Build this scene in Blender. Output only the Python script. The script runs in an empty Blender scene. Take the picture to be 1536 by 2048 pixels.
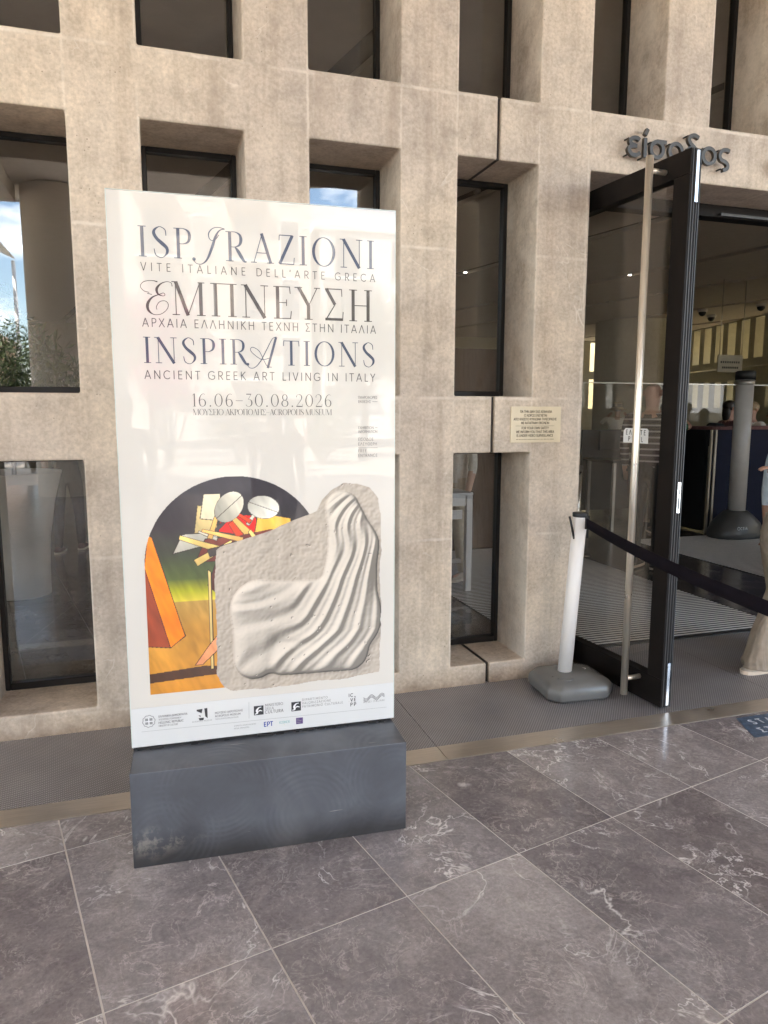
import bpy, bmesh, math, random
import numpy as np
from mathutils import Vector, Matrix

random.seed(7)
rng = np.random.default_rng(7)
SC = bpy.context.scene
COL = SC.collection
R = math.radians
PI = math.pi

# ------------------------------------------------------------------ camera, world, sun, exposure
cam_d = bpy.data.cameras.new('camera')
cam = bpy.data.objects.new('camera', cam_d)
COL.objects.link(cam)
right = Vector((0.953279, -0.301998, 0.001421))
fwd = Vector((0.29914, 0.94425, -0.137894)).normalized()
right = (right - fwd * right.dot(fwd)).normalized()
up = right.cross(fwd).normalized()
mw = Matrix((right, up, -fwd)).transposed().to_4x4()
mw.translation = Vector((0, 0, 1.6))
cam.matrix_world = mw
cam_d.sensor_fit = 'VERTICAL'
cam_d.sensor_height = 36.0
cam_d.lens = 1453.09 / 2048 * 36.0
cam_d.clip_start = 0.05
cam_d.clip_end = 2000
SC.camera = cam

SUN_EL, SUN_AZ = R(48), (-0.50, 0.866)           # direction towards the sun in plan
world = bpy.data.worlds.new('World')
SC.world = world
world.use_nodes = True
wn, wl = world.node_tree.nodes, world.node_tree.links
bg = wn['Background']
sky = wn.new('ShaderNodeTexSky')
sky.sky_type = 'NISHITA'
sky.sun_disc = False
sky.sun_elevation = SUN_EL
sky.sun_rotation = math.atan2(SUN_AZ[0], SUN_AZ[1])
tc = wn.new('ShaderNodeTexCoord')
mp = wn.new('ShaderNodeMapping'); mp.inputs['Scale'].default_value = (1, 1, 2.6)
ns = wn.new('ShaderNodeTexNoise'); ns.inputs['Scale'].default_value = 3.2; ns.inputs['Detail'].default_value = 8; ns.inputs['Roughness'].default_value = 0.55
rp = wn.new('ShaderNodeValToRGB'); rp.color_ramp.elements[0].position = 0.50; rp.color_ramp.elements[1].position = 0.66
mx = wn.new('ShaderNodeMixRGB'); mx.inputs['Color2'].default_value = (14, 14, 14.3, 1)
wl.new(tc.outputs['Generated'], mp.inputs['Vector']); wl.new(mp.outputs[0], ns.inputs['Vector'])
wl.new(ns.outputs['Fac'], rp.inputs['Fac']); wl.new(rp.outputs['Color'], mx.inputs['Fac'])
wl.new(sky.outputs[0], mx.inputs['Color1']); wl.new(mx.outputs[0], bg.inputs['Color'])
bg.inputs['Strength'].default_value = 0.15

sun_d = bpy.data.lights.new('sun', 'SUN')
sun_d.energy = 5.0; sun_d.angle = R(0.5); sun_d.color = (1.0, 0.95, 0.87)
sun = bpy.data.objects.new('sun', sun_d); COL.objects.link(sun)
to_sun = Vector((SUN_AZ[0] * math.cos(SUN_EL), SUN_AZ[1] * math.cos(SUN_EL), math.sin(SUN_EL)))
sun.rotation_euler = to_sun.to_track_quat('Z', 'Y').to_euler()
sun.location = (0, 30, 40)

SC.view_settings.view_transform = 'Standard'
SC.view_settings.look = 'None'
SC.view_settings.gamma = 1
SC.view_settings.use_curve_mapping = False
SC.view_settings.exposure = 3.07
SC.render.engine = 'CYCLES'
SC.cycles.use_denoising = True
SC.cycles.max_bounces = 10
SC.cycles.diffuse_bounces = 5
SC.cycles.glossy_bounces = 5
SC.cycles.transparent_max_bounces = 16
SC.cycles.caustics_reflective = False
SC.cycles.caustics_refractive = False
SC.cycles.sample_clamp_indirect = 6

# ------------------------------------------------------------------ materials
def nm(name):
    m = bpy.data.materials.new(name); m.use_nodes = True
    return m, m.node_tree.nodes, m.node_tree.links, m.node_tree.nodes['Principled BSDF']

def mat(name, col, rough=0.5, metal=0.0, var=0.12, vscale=9.0, bump=0.0, bscale=60.0, coat=0.0, spec=0.5, coat_r=0.03):
    m, n, l, p = nm(name)
    p.inputs['Roughness'].default_value = rough
    p.inputs['Metallic'].default_value = metal
    p.inputs['Specular IOR Level'].default_value = spec
    p.inputs['Coat Weight'].default_value = coat
    p.inputs['Coat Roughness'].default_value = coat_r; p.inputs['Coat IOR'].default_value = 1.42
    t = n.new('ShaderNodeTexCoord'); s = n.new('ShaderNodeTexNoise')
    s.inputs['Scale'].default_value = vscale; s.inputs['Detail'].default_value = 5
    l.new(t.outputs['Object'], s.inputs['Vector'])
    r = n.new('ShaderNodeValToRGB')
    r.color_ramp.elements[0].position = 0.3; r.color_ramp.elements[1].position = 0.7
    r.color_ramp.elements[0].color = tuple(c * (1 - var) for c in col) + (1,)
    r.color_ramp.elements[1].color = tuple(min(1, c * (1 + var)) for c in col) + (1,)
    l.new(s.outputs['Fac'], r.inputs['Fac']); l.new(r.outputs['Color'], p.inputs['Base Color'])
    if bump:
        s2 = n.new('ShaderNodeTexNoise'); s2.inputs['Scale'].default_value = bscale; s2.inputs['Detail'].default_value = 4
        b = n.new('ShaderNodeBump'); b.inputs['Strength'].default_value = bump; b.inputs['Distance'].default_value = 0.004
        l.new(t.outputs['Object'], s2.inputs['Vector']); l.new(s2.outputs['Fac'], b.inputs['Height']); l.new(b.outputs[0], p.inputs['Normal'])
    return m

def emis(name, col, s):
    m, n, l, p = nm(name)
    p.inputs['Base Color'].default_value = col + (1,)
    p.inputs['Emission Color'].default_value = col + (1,); p.inputs['Emission Strength'].default_value = s
    return m

def noise(n, l, vec, scale, detail=6, rough=0.55, dist=0.0):
    s = n.new('ShaderNodeTexNoise'); s.inputs['Scale'].default_value = scale; s.inputs['Detail'].default_value = detail
    s.inputs['Roughness'].default_value = rough; s.inputs['Distortion'].default_value = dist
    l.new(vec, s.inputs['Vector']); return s.outputs['Fac']

def ramp(n, l, fac, stops):
    r = n.new('ShaderNodeValToRGB'); e = r.color_ramp.elements
    while len(e) < len(stops): e.new(0.5)
    for k, (pos, c) in enumerate(stops):
        e[k].position = pos; e[k].color = (c if len(c) == 4 else tuple(c) + (1,))
    l.new(fac, r.inputs['Fac']); return r.outputs['Color']

def mix(n, l, fac, a, b, mode='MIX'):
    m = n.new('ShaderNodeMixRGB'); m.blend_type = mode
    for inp, v in (('Fac', fac), ('Color1', a), ('Color2', b)):
        if isinstance(v, (int, float)): m.inputs[inp].default_value = v
        elif isinstance(v, tuple): m.inputs[inp].default_value = v + (1,) if len(v) == 3 else v
        else: l.new(v, m.inputs[inp])
    return m.outputs['Color']

def mathn(n, l, op, a, b=None):
    m = n.new('ShaderNodeMath'); m.operation = op
    for k, v in enumerate((a, b)):
        if v is None: continue
        if isinstance(v, (int, float)): m.inputs[k].default_value = v
        else: l.new(v, m.inputs[k])
    return m.outputs[0]

W1, W0 = (1, 1, 1), (0, 0, 0)

def concrete_mat():
    m, n, l, p = nm('board_cast_concrete')
    g = n.new('ShaderNodeNewGeometry'); pos = g.outputs['Position']
    big = noise(n, l, pos, 0.9, 4, 0.5)
    base = ramp(n, l, big, [(0.33, (0.47, 0.400, 0.340)), (0.52, (0.565, 0.478, 0.388)), (0.7, (0.635, 0.53, 0.41))])
    mid = noise(n, l, pos, 4.5, 8, 0.62)
    base = mix(n, l, 0.9, base, ramp(n, l, mid, [(0.3, (0.74, 0.73, 0.72)), (0.5, (0.98, 0.98, 0.98)), (0.72, (1.14, 1.13, 1.12))]), 'MULTIPLY')
    fine = noise(n, l, pos, 55, 8, 0.7)
    base = mix(n, l, 0.60, base, ramp(n, l, fine, [(0.3, (0.66, 0.65, 0.64)), (0.7, (1.28, 1.28, 1.28))]), 'MULTIPLY')
    cl = noise(n, l, pos, 13, 7, 0.72, 0.4)
    base = mix(n, l, 0.38, base, ramp(n, l, cl, [(0.32, (0.76, 0.73, 0.70)), (0.5, W1), (0.68, (1.12, 1.12, 1.12))]), 'MULTIPLY')
    # rain streaks
    mpn = n.new('ShaderNodeMapping'); mpn.inputs['Scale'].default_value = (9, 9, 0.5); l.new(pos, mpn.inputs['Vector'])
    st = noise(n, l, mpn.outputs[0], 1.7, 6, 0.6)
    base = mix(n, l, 0.45, base, ramp(n, l, st, [(0.32, (0.72, 0.68, 0.64)), (0.5, W1), (0.75, (1.08, 1.08, 1.08))]), 'MULTIPLY')
    # pale drips and lime marks
    mpd = n.new('ShaderNodeMapping'); mpd.inputs['Scale'].default_value = (26, 26, 2.6); l.new(pos, mpd.inputs['Vector'])
    dr = noise(n, l, mpd.outputs[0], 1.0, 5, 0.7, 0.6)
    dm = mathn(n, l, 'MULTIPLY', ramp(n, l, dr, [(0.66, W0), (0.74, W1)]), ramp(n, l, mid, [(0.5, W0), (0.62, W1)]))
    base = mix(n, l, mathn(n, l, 'MULTIPLY', dm, 0.6), base, (0.72, 0.68, 0.62))
    # formwork seams and chalky rubs
    sepc = n.new('ShaderNodeSeparateXYZ'); l.new(pos, sepc.inputs[0])
    wob = mathn(n, l, 'MULTIPLY', mathn(n, l, 'SUBTRACT', cl, 0.5), 0.02)
    fx = mathn(n, l, 'FRACT', mathn(n, l, 'ADD', mathn(n, l, 'MULTIPLY', mathn(n, l, 'ADD', sepc.outputs['X'], wob), 1.25), 100.0))
    s1 = ramp(n, l, mathn(n, l, 'ABSOLUTE', mathn(n, l, 'SUBTRACT', fx, 0.600)), [(0.003, W1), (0.010, W0)])
    s2 = ramp(n, l, mathn(n, l, 'ABSOLUTE', mathn(n, l, 'SUBTRACT', fx, 0.992)), [(0.003, W1), (0.010, W0)])
    fz = mathn(n, l, 'FRACT', mathn(n, l, 'MULTIPLY', mathn(n, l, 'ADD', sepc.outputs['Z'], wob), 1.27))
    s3 = ramp(n, l, mathn(n, l, 'ABSOLUTE', mathn(n, l, 'SUBTRACT', fz, 0.12)), [(0.004, W1), (0.014, W0)])
    sm_ = mathn(n, l, 'MAXIMUM', mathn(n, l, 'MAXIMUM', s1, s2), s3)
    sk = mathn(n, l, 'MULTIPLY', sm_, ramp(n, l, noise(n, l, pos, 3.1, 5, 0.7), [(0.44, W0), (0.60, W1)]))
    base = mix(n, l, mathn(n, l, 'MULTIPLY', sk, 0.45), base, (0.80, 0.73, 0.64))
    rb = mathn(n, l, 'ABSOLUTE', mathn(n, l, 'SUBTRACT', noise(n, l, pos, 2.0, 3, 0.5, 1.4), 0.5))
    rk = mathn(n, l, 'MULTIPLY', ramp(n, l, rb, [(0.0, W1), (0.006, W0)]), ramp(n, l, noise(n, l, pos, 2.7, 3), [(0.56, W0), (0.64, W1)]))
    base = mix(n, l, mathn(n, l, 'MULTIPLY', rk, 0.5), base, (0.82, 0.76, 0.68))
    wet = ramp(n, l, noise(n, l, mpn.outputs[0], 0.6, 5, 0.6), [(0.56, W0), (0.66, W1)])
    base = mix(n, l, mathn(n, l, 'MULTIPLY', wet, 0.30), base, (0.30, 0.23, 0.17))
    # dark pores
    v = n.new('ShaderNodeTexVoronoi'); v.inputs['Scale'].default_value = 34; l.new(pos, v.inputs['Vector'])
    pr = ramp(n, l, v.outputs['Distance'], [(0.07, W1), (0.13, W0)])
    sel = ramp(n, l, noise(n, l, pos, 6.1, 4, 0.6), [(0.54, W0), (0.6, W1)])
    pf = mathn(n, l, 'MULTIPLY', pr, sel)
    base = mix(n, l, mathn(n, l, 'MULTIPLY', pf, 0.55), base, (0.09, 0.075, 0.06))
    # dirt near the ground
    sep = n.new('ShaderNodeSeparateXYZ'); l.new(pos, sep.inputs[0])
    zz = mathn(n, l, 'ADD', sep.outputs['Z'], mathn(n, l, 'MULTIPLY', mid, 0.12))
    base = mix(n, l, 1.0, base, ramp(n, l, zz, [(0.03, (0.55, 0.48, 0.42)), (0.12, (0.86, 0.82, 0.78)), (0.2, W1)]), 'MULTIPLY')
    l.new(base, p.inputs['Base Color'])
    p.inputs['Roughness'].default_value = 0.78; p.inputs['Specular IOR Level'].default_value = 0.3
    h = mathn(n, l, 'ADD', mathn(n, l, 'MULTIPLY', fine, 0.6), mathn(n, l, 'SUBTRACT', mathn(n, l, 'MULTIPLY', mid, 1.2), mathn(n, l, 'MULTIPLY', pf, 2.0)))
    b = n.new('ShaderNodeBump'); b.inputs['Strength'].default_value = 0.42; b.inputs['Distance'].default_value = 0.004
    l.new(h, b.inputs['Height']); l.new(b.outputs[0], p.inputs['Normal'])
    return m

def stone_mat(name, dark=1.0, rough=0.3):
    m, n, l, p = nm(name)
    t = n.new('ShaderNodeTexCoord'); oi = n.new('ShaderNodeObjectInfo')
    off = n.new('ShaderNodeVectorMath'); off.operation = 'ADD'
    sc = n.new('ShaderNodeVectorMath'); sc.operation = 'SCALE'; sc.inputs[0].default_value = (37, 53, 11)
    l.new(oi.outputs['Random'], sc.inputs['Scale']); l.new(t.outputs['Object'], off.inputs[0]); l.new(sc.outputs[0], off.inputs[1])
    pos = off.outputs[0]
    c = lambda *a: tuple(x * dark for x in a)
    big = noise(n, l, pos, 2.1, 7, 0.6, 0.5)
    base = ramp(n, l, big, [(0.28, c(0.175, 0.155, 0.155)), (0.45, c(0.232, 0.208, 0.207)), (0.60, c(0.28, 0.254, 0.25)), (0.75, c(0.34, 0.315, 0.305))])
    # sharper pale patches
    pt = ramp(n, l, noise(n, l, pos, 2.2, 7, 0.55, 1.1), [(0.60, W0), (0.635, W1)])
    base = mix(n, l, mathn(n, l, 'MULTIPLY', pt, 0.50), base, c(0.39, 0.355, 0.34))
    tone = ramp(n, l, oi.outputs['Random'], [(0.0, (0.74, 0.71, 0.71)), (0.45, (0.97, 0.96, 0.98)), (1.0, (1.20, 1.19, 1.18))])
    base = mix(n, l, 1.0, base, tone, 'MULTIPLY')
    # veins: thin lines where a distorted noise crosses one half
    def vein(scale, dist, w, msc, lo, hi):
        v = noise(n, l, pos, scale, 5, 0.62, dist)
        d = mathn(n, l, 'ABSOLUTE', mathn(n, l, 'SUBTRACT', v, 0.5))
        ln = ramp(n, l, d, [(0.0, W1), (w, W0)])
        mk = ramp(n, l, noise(n, l, pos, msc, 4, 0.6), [(lo, W0), (hi, W1)])
        return mathn(n, l, 'MULTIPLY', ln, mk)
    v1 = vein(2.3, 0.9, 0.0105, 2.4, 0.46, 0.58)
    v2 = vein(6.0, 1.2, 0.018, 4.5, 0.42, 0.60)
    v3 = vein(14.0, 1.0, 0.03, 8.0, 0.40, 0.60)
    base = mix(n, l, mathn(n, l, 'MULTIPLY', v3, 0.6), base, c(0.42, 0.38, 0.36))
    base = mix(n, l, mathn(n, l, 'MULTIPLY', v2, 0.8), base, c(0.46, 0.41, 0.39))
    base = mix(n, l, mathn(n, l, 'MULTIPLY', v1, 0.78), base, c(0.85, 0.81, 0.78))
    fine = noise(n, l, pos, 70, 6, 0.7)
    base = mix(n, l, 0.75, base, ramp(n, l, fine, [(0.3, (0.70, 0.70, 0.70)), (0.7, (1.28, 1.28, 1.28))]), 'MULTIPLY')
    mf = noise(n, l, pos, 9, 8, 0.7, 0.8)
    base = mix(n, l, 0.8, base, ramp(n, l, mf, [(0.35, (0.80, 0.79, 0.80)), (0.65, (1.16, 1.16, 1.15))]), 'MULTIPLY')
    vo = n.new('ShaderNodeTexVoronoi'); vo.inputs['Scale'].default_value = 46; l.new(pos, vo.inputs['Vector'])
    sp = mathn(n, l, 'MULTIPLY', ramp(n, l, vo.outputs['Distance'], [(0.08, W1), (0.14, W0)]), ramp(n, l, noise(n, l, pos, 8, 3), [(0.5, W0), (0.6, W1)]))
    base = mix(n, l, mathn(n, l, 'MULTIPLY', sp, 0.6), base, c(0.5, 0.46, 0.43))
    l.new(base, p.inputs['Base Color'])
    rr = ramp(n, l, noise(n, l, pos, 5, 6, 0.6), [(0.3, (rough - 0.05,) * 3), (0.7, (rough + 0.08,) * 3)])
    l.new(rr, p.inputs['Roughness'])
    b = n.new('ShaderNodeBump'); b.inputs['Strength'].default_value = 0.12; b.inputs['Distance'].default_value = 0.002
    l.new(noise(n, l, pos, 26, 6, 0.65), b.inputs['Height']); l.new(b.outputs[0], p.inputs['Normal'])
    return m

def glass_mat(name, tint, f0=0.06, rough=0.0):
    m, n, l, p = nm(name); n.remove(p)
    out = n['Material Output']
    tr = n.new('ShaderNodeBsdfTransparent'); tr.inputs[0].default_value = tint + (1,)
    gl = n.new('ShaderNodeBsdfGlossy'); gl.inputs['Roughness'].default_value = rough; gl.inputs[0].default_value = (0.96, 0.95, 0.93, 1)
    lw = n.new('ShaderNodeLayerWeight')
    f = mathn(n, l, 'ADD', mathn(n, l, 'MULTIPLY', mathn(n, l, 'POWER', lw.outputs['Facing'], 5.0), 1 - f0), f0)
    t = n.new('ShaderNodeTexCoord'); b = n.new('ShaderNodeBump'); b.inputs['Strength'].default_value = 0.012; b.inputs['Distance'].default_value = 0.02
    l.new(noise(n, l, t.outputs['Object'], 1.3, 2), b.inputs['Height']); l.new(b.outputs[0], gl.inputs['Normal'])
    ms = n.new('ShaderNodeMixShader'); l.new(f, ms.inputs[0]); l.new(tr.outputs[0], ms.inputs[1]); l.new(gl.outputs[0], ms.inputs[2])
    l.new(ms.outputs[0], out.inputs['Surface'])
    return m

def grille_mat():
    m, n, l, p = nm('ribbed_rubber_metal_plate')
    g = n.new('ShaderNodeNewGeometry'); pos = g.outputs['Position']
    def wave(rot, sc):
        mpn = n.new('ShaderNodeMapping'); mpn.inputs['Rotation'].default_value = (0, 0, rot); l.new(pos, mpn.inputs['Vector'])
        w = n.new('ShaderNodeTexWave'); w.inputs['Scale'].default_value = sc; w.inputs['Distortion'].default_value = 0; l.new(mpn.outputs[0], w.inputs['Vector'])
        return w.outputs['Fac']
    h = mathn(n, l, 'MULTIPLY', wave(R(38), 27), wave(R(-52), 27))
    dirt = noise(n, l, pos, 2.5, 7, 0.6)
    base = ramp(n, l, dirt, [(0.3, (0.31, 0.29, 0.292)), (0.7, (0.42, 0.395, 0.395))])
    base = mix(n, l, 0.8, base, ramp(n, l, h, [(0.15, (0.42, 0.42, 0.42)), (0.55, (1.25, 1.25, 1.25))]), 'MULTIPLY')
    l.new(base, p.inputs['Base Color']); p.inputs['Roughness'].default_value = 0.42; p.inputs['Metallic'].default_value = 0.35
    b = n.new('ShaderNodeBump'); b.inputs['Strength'].default_value = 0.5; b.inputs['Distance'].default_value = 0.003
    l.new(h, b.inputs['Height']); l.new(b.outputs[0], p.inputs['Normal'])
    return m

def brushed_mat(name, col, rough, stretch=(2, 90, 90), metal=1.0, smudge=0.5):
    m, n, l, p = nm(name)
    t = n.new('ShaderNodeTexCoord'); mpn = n.new('ShaderNodeMapping'); mpn.inputs['Scale'].default_value = stretch
    l.new(t.outputs['Object'], mpn.inputs['Vector'])
    f = noise(n, l, mpn.outputs[0], 3, 5, 0.6)
    s = noise(n, l, t.outputs['Object'], 4, 6, 0.6)
    base = ramp(n, l, f, [(0.3, tuple(c * 0.86 for c in col)), (0.7, tuple(min(1, c * 1.1) for c in col))])
    base = mix(n, l, smudge, base, ramp(n, l, s, [(0.35, (0.7, 0.66, 0.62)), (0.6, W1)]), 'MULTIPLY')
    l.new(base, p.inputs['Base Color']); p.inputs['Metallic'].default_value = metal
    l.new(ramp(n, l, s, [(0.3, (rough * 0.7,) * 3), (0.7, (rough * 1.4,) * 3)]), p.inputs['Roughness'])
    b = n.new('ShaderNodeBump'); b.inputs['Strength'].default_value = 0.05; b.inputs['Distance'].default_value = 0.001
    l.new(f, b.inputs['Height']); l.new(b.outputs[0], p.inputs['Normal'])
    return m

def steel_base_mat():
    m, n, l, p = nm('patinated_blackened_steel')
    t = n.new('ShaderNodeTexCoord'); o = t.outputs['Object']
    big = noise(n, l, o, 3.0, 7, 0.6, 0.4)
    base = ramp(n, l, big, [(0.3, (0.085, 0.088, 0.10)), (0.55, (0.122, 0.130, 0.148)), (0.75, (0.165, 0.172, 0.188))])
    # circular grinder sweeps, four overlapping centres
    rings = None
    for k, (cx, cz, sc_) in enumerate(((0.10, 0.10, 60), (0.30, 0.26, 66), (0.62, 0.12, 58), (0.95, 0.22, 62))):
        mpn = n.new('ShaderNodeMapping'); mpn.inputs['Location'].default_value = (-cx, 0, -cz); l.new(o, mpn.inputs['Vector'])
        w = n.new('ShaderNodeTexWave'); w.wave_type = 'RINGS'; w.rings_direction = 'SPHERICAL'; w.inputs['Scale'].default_value = sc_ / 4
        w.inputs['Distortion'].default_value = 0.9; w.inputs['Detail'].default_value = 2; w.inputs['Detail Scale'].default_value = 3
        l.new(mpn.outputs[0], w.inputs['Vector'])
        vl = n.new('ShaderNodeVectorMath'); vl.operation = 'LENGTH'; l.new(mpn.outputs[0], vl.inputs[0])
        mk = ramp(n, l, vl.outputs['Value'], [(0.04, W0), (0.10, (0.6, 0.6, 0.6)), (0.17, W1), (0.24, W0)])
        f = mathn(n, l, 'MULTIPLY', w.outputs['Fac'], mk)
        rings = f if rings is None else mathn(n, l, 'MAXIMUM', rings, f)
    rg = mathn(n, l, 'MULTIPLY', rings, ramp(n, l, noise(n, l, o, 6, 3), [(0.42, W0), (0.6, W1)]))
    base = mix(n, l, mathn(n, l, 'MULTIPLY', rg, 0.13), base, (0.30, 0.32, 0.37))
    # scratches
    mpn = n.new('ShaderNodeMapping'); mpn.inputs['Scale'].default_value = (2.4, 30, 40); mpn.inputs['Rotation'].default_value = (0, R(-14), 0); l.new(o, mpn.inputs['Vector'])
    sc1 = ramp(n, l, noise(n, l, mpn.outputs[0], 2.6, 3, 0.5), [(0.735, W0), (0.76, W1)])
    base = mix(n, l, mathn(n, l, 'MULTIPLY', sc1, 0.55), base, (0.45, 0.44, 0.42))
    # scuffed paint near the lower left corner
    sep = n.new('ShaderNodeSeparateXYZ'); l.new(o, sep.inputs[0])
    dx = mathn(n, l, 'ABSOLUTE', mathn(n, l, 'SUBTRACT', sep.outputs['X'], 0.07)); dz = mathn(n, l, 'ABSOLUTE', mathn(n, l, 'SUBTRACT', sep.outputs['Z'], 0.085))
    dd = mathn(n, l, 'ADD', mathn(n, l, 'MULTIPLY', dx, 0.55), mathn(n, l, 'MULTIPLY', dz, 1.4))
    sm = mathn(n, l, 'MULTIPLY', ramp(n, l, dd, [(0.04, W1), (0.11, W0)]), ramp(n, l, noise(n, l, o, 14, 8, 0.7), [(0.46, W0), (0.56, W1)]))
    base = mix(n, l, mathn(n, l, 'MULTIPLY', sm, 0.8), base, (0.36, 0.34, 0.31))
    # mop line of grime low down
    gz = mathn(n, l, 'ADD', sep.outputs['Z'], mathn(n, l, 'MULTIPLY', big, 0.08))
    base = mix(n, l, 1.0, base, ramp(n, l, gz, [(0.06, (0.50, 0.46, 0.42)), (0.17, W1)]), 'MULTIPLY')
    l.new(base, p.inputs['Base Color']); p.inputs['Metallic'].default_value = 0.55
    l.new(ramp(n, l, noise(n, l, o, 8, 5), [(0.3, (0.36,) * 3), (0.7, (0.52,) * 3)]), p.inputs['Roughness'])
    b = n.new('ShaderNodeBump'); b.inputs['Strength'].default_value = 0.10; b.inputs['Distance'].default_value = 0.001
    l.new(rings, b.inputs['Height']); l.new(b.outputs[0], p.inputs['Normal'])
    return m

M = {}
M['concrete'] = concrete_mat()
M['stone'] = stone_mat('veined_grey_marble', 1.0, 0.17)
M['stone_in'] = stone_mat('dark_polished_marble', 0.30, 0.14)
M['grout'] = mat('pale_grout', (0.60, 0.56, 0.52), 0.8)
M['grout_dark'] = mat('hall_grout', (0.22, 0.20, 0.19), 0.6)
M['glass'] = glass_mat('window_glass', (0.88, 0.875, 0.86), 0.08)
M['glass_screen'] = glass_mat('screen_glass', (0.95, 0.95, 0.94), 0.008)
M['glass_door'] = glass_mat('door_glass', (0.92, 0.91, 0.89), 0.06)
M['frame'] = mat('dark_bronze_frame', (0.012, 0.010, 0.009), 0.4, 0.0, 0.2, spec=0.3)
M['door'] = mat('dark_brown_anodised_metal', (0.010, 0.0075, 0.0065), 0.5, 0.0, 0.15, spec=0.12)
M['grille'] = grille_mat()
M['strip'] = brushed_mat('brushed_bronze_steel_trim', (0.62, 0.55, 0.47), 0.36, (3, 120, 120), 0.8, 0.25)
M['inox'] = brushed_mat('brushed_stainless', (0.86, 0.78, 0.66), 0.34, (60, 60, 2), 0.85, 0.15)
M['chrome'] = mat('bright_steel', (0.75, 0.74, 0.72), 0.2, 1.0, 0.05)
M['base'] = steel_base_mat()
M['black'] = mat('black_rubber', (0.012, 0.012, 0.013), 0.5, 0, 0.1)
M['paper'] = mat('cream_printed_sheet', (0.615, 0.58, 0.525), 0.5, 0, 0.012, 2, coat=1.0, coat_r=0.004)
M['paper_white'] = mat('white_printed_strip', (0.625, 0.625, 0.615), 0.5, 0, 0.01, 2, coat=1.0, coat_r=0.004)
M['panel_body'] = mat('white_panel_body', (0.74, 0.73, 0.70), 0.45, 0, 0.03)
M['panel_edge'] = mat('greenish_glass_edge', (0.60, 0.68, 0.64), 0.15, 0, 0.05, coat=1.0)
def ink(name, c): return mat(name, c, 0.5, 0, 0.03, 3, coat=1.0, coat_r=0.004)
M['ink_navy'] = ink('navy_ink', (0.045, 0.060, 0.105))
M['ink_brown'] = ink('brown_black_ink', (0.055, 0.042, 0.040))
M['ink_grey'] = ink('dark_grey_ink', (0.085, 0.08, 0.08))
M['ink_light'] = ink('soft_grey_ink', (0.26, 0.26, 0.26))
M['ink_black'] = ink('black_ink', (0.03, 0.03, 0.032))
M['ink_blue'] = ink('royal_blue_ink', (0.02, 0.05, 0.32))
M['ink_teal'] = ink('teal_ink', (0.15, 0.42, 0.42))
M['ink_yellow'] = ink('mustard_ink', (0.62, 0.50, 0.16))
M['ink_purple'] = ink('purple_ink', (0.10, 0.05, 0.18))
M['ink_white'] = ink('white_ink', (0.75, 0.75, 0.75))
M['post_white'] = mat('white_plastic_post', (0.80, 0.755, 0.715), 0.36, 0, 0.03, 4, 0.05, 30)
M['post_base'] = mat('grey_moulded_plastic', (0.150, 0.146, 0.138), 0.27, 0, 0.10, 7, 0.15, 220)
M['belt'] = mat('black_webbing', (0.008, 0.0055, 0.0085), 0.9, 0, 0.2, 30, 0.6, 500, spec=0.1)
M['sign'] = mat('cream_sign_plate', (0.66, 0.56, 0.39), 0.42, 0, 0.05)
M['sign_text'] = mat('engraved_brown_text', (0.07, 0.05, 0.035), 0.6)
M['letter'] = mat('grey_metal_letters', (0.065, 0.058, 0.052), 0.35, 0.6, 0.15)
M['ceiling'] = mat('hall_ceiling_paint', (0.60, 0.53, 0.45), 0.85, 0, 0.04)
M['ceil_gap'] = mat('ceiling_slot_paint', (0.10, 0.085, 0.07), 0.9)
M['hallwall'] = mat('hall_wall_panel', (0.40, 0.38, 0.30), 0.75, 0, 0.06)
M['soffit'] = mat('canopy_soffit_concrete', (0.72, 0.66, 0.58), 0.85, 0, 0.07, 2)
M['vinyl_blue'] = mat('blue_floor_vinyl', (0.055, 0.09, 0.145), 0.4, 0, 0.5, 40)
M['vinyl_white'] = mat('white_vinyl_lettering', (0.66, 0.70, 0.74), 0.5)
M['bar'] = brushed_mat('mat_aluminium_bar', (0.78, 0.74, 0.70), 0.4, (2, 60, 60), 0.3, 0.1)
M['matdark'] = mat('mat_rubber_base', (0.014, 0.012, 0.011), 0.8)
M['planter'] = mat('planter_resin', (0.74, 0.69, 0.63), 0.4, 0, 0.04)
M['soil'] = mat('soil', (0.03, 0.022, 0.016), 0.95, 0, 0.4, 30, 0.8, 60)
M['edge_dark'] = mat('dark_grey_edge_metal', (0.045, 0.042, 0.042), 0.5, 0.0, 0.1)
M['navy'] = mat('navy_counter_panel', (0.004, 0.007, 0.026), 0.6, 0, 0.1, spec=0.15)
M['trim'] = mat('aluminium_trim', (0.40, 0.37, 0.33), 0.35, 0.7, 0.1)
M['white_table'] = mat('white_table_steel', (0.66, 0.64, 0.61), 0.3, 0, 0.04)
M['scan_post'] = mat('grey_scanner_shell', (0.52, 0.49, 0.46), 0.3, 0.0, 0.05)
M['scan_base'] = mat('dark_grey_scanner_foot', (0.075, 0.075, 0.075), 0.4, 0, 0.1)
M['lamp'] = emis('lit_downlight', (1.0, 0.93, 0.8), 9.0)
M['skin'] = mat('skin', (0.48, 0.29, 0.21), 0.5, 0, 0.06)
M['skin2'] = mat('sun_tanned_skin', (0.36, 0.19, 0.13), 0.5, 0, 0.06)
M['plaster_pink'] = mat('pink_cream_plaster', (0.62, 0.52, 0.44), 0.85, 0, 0.08, 1)
M['plaster_white'] = mat('white_plaster', (0.72, 0.70, 0.66), 0.85, 0, 0.05, 1)
M['ochre_wall'] = mat('ochre_garden_wall', (0.66, 0.56, 0.33), 0.85, 0, 0.08, 1)
M['plaza'] = mat('plaza_paving', (0.52, 0.46, 0.38), 0.8, 0, 0.15, 0.7)
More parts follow.
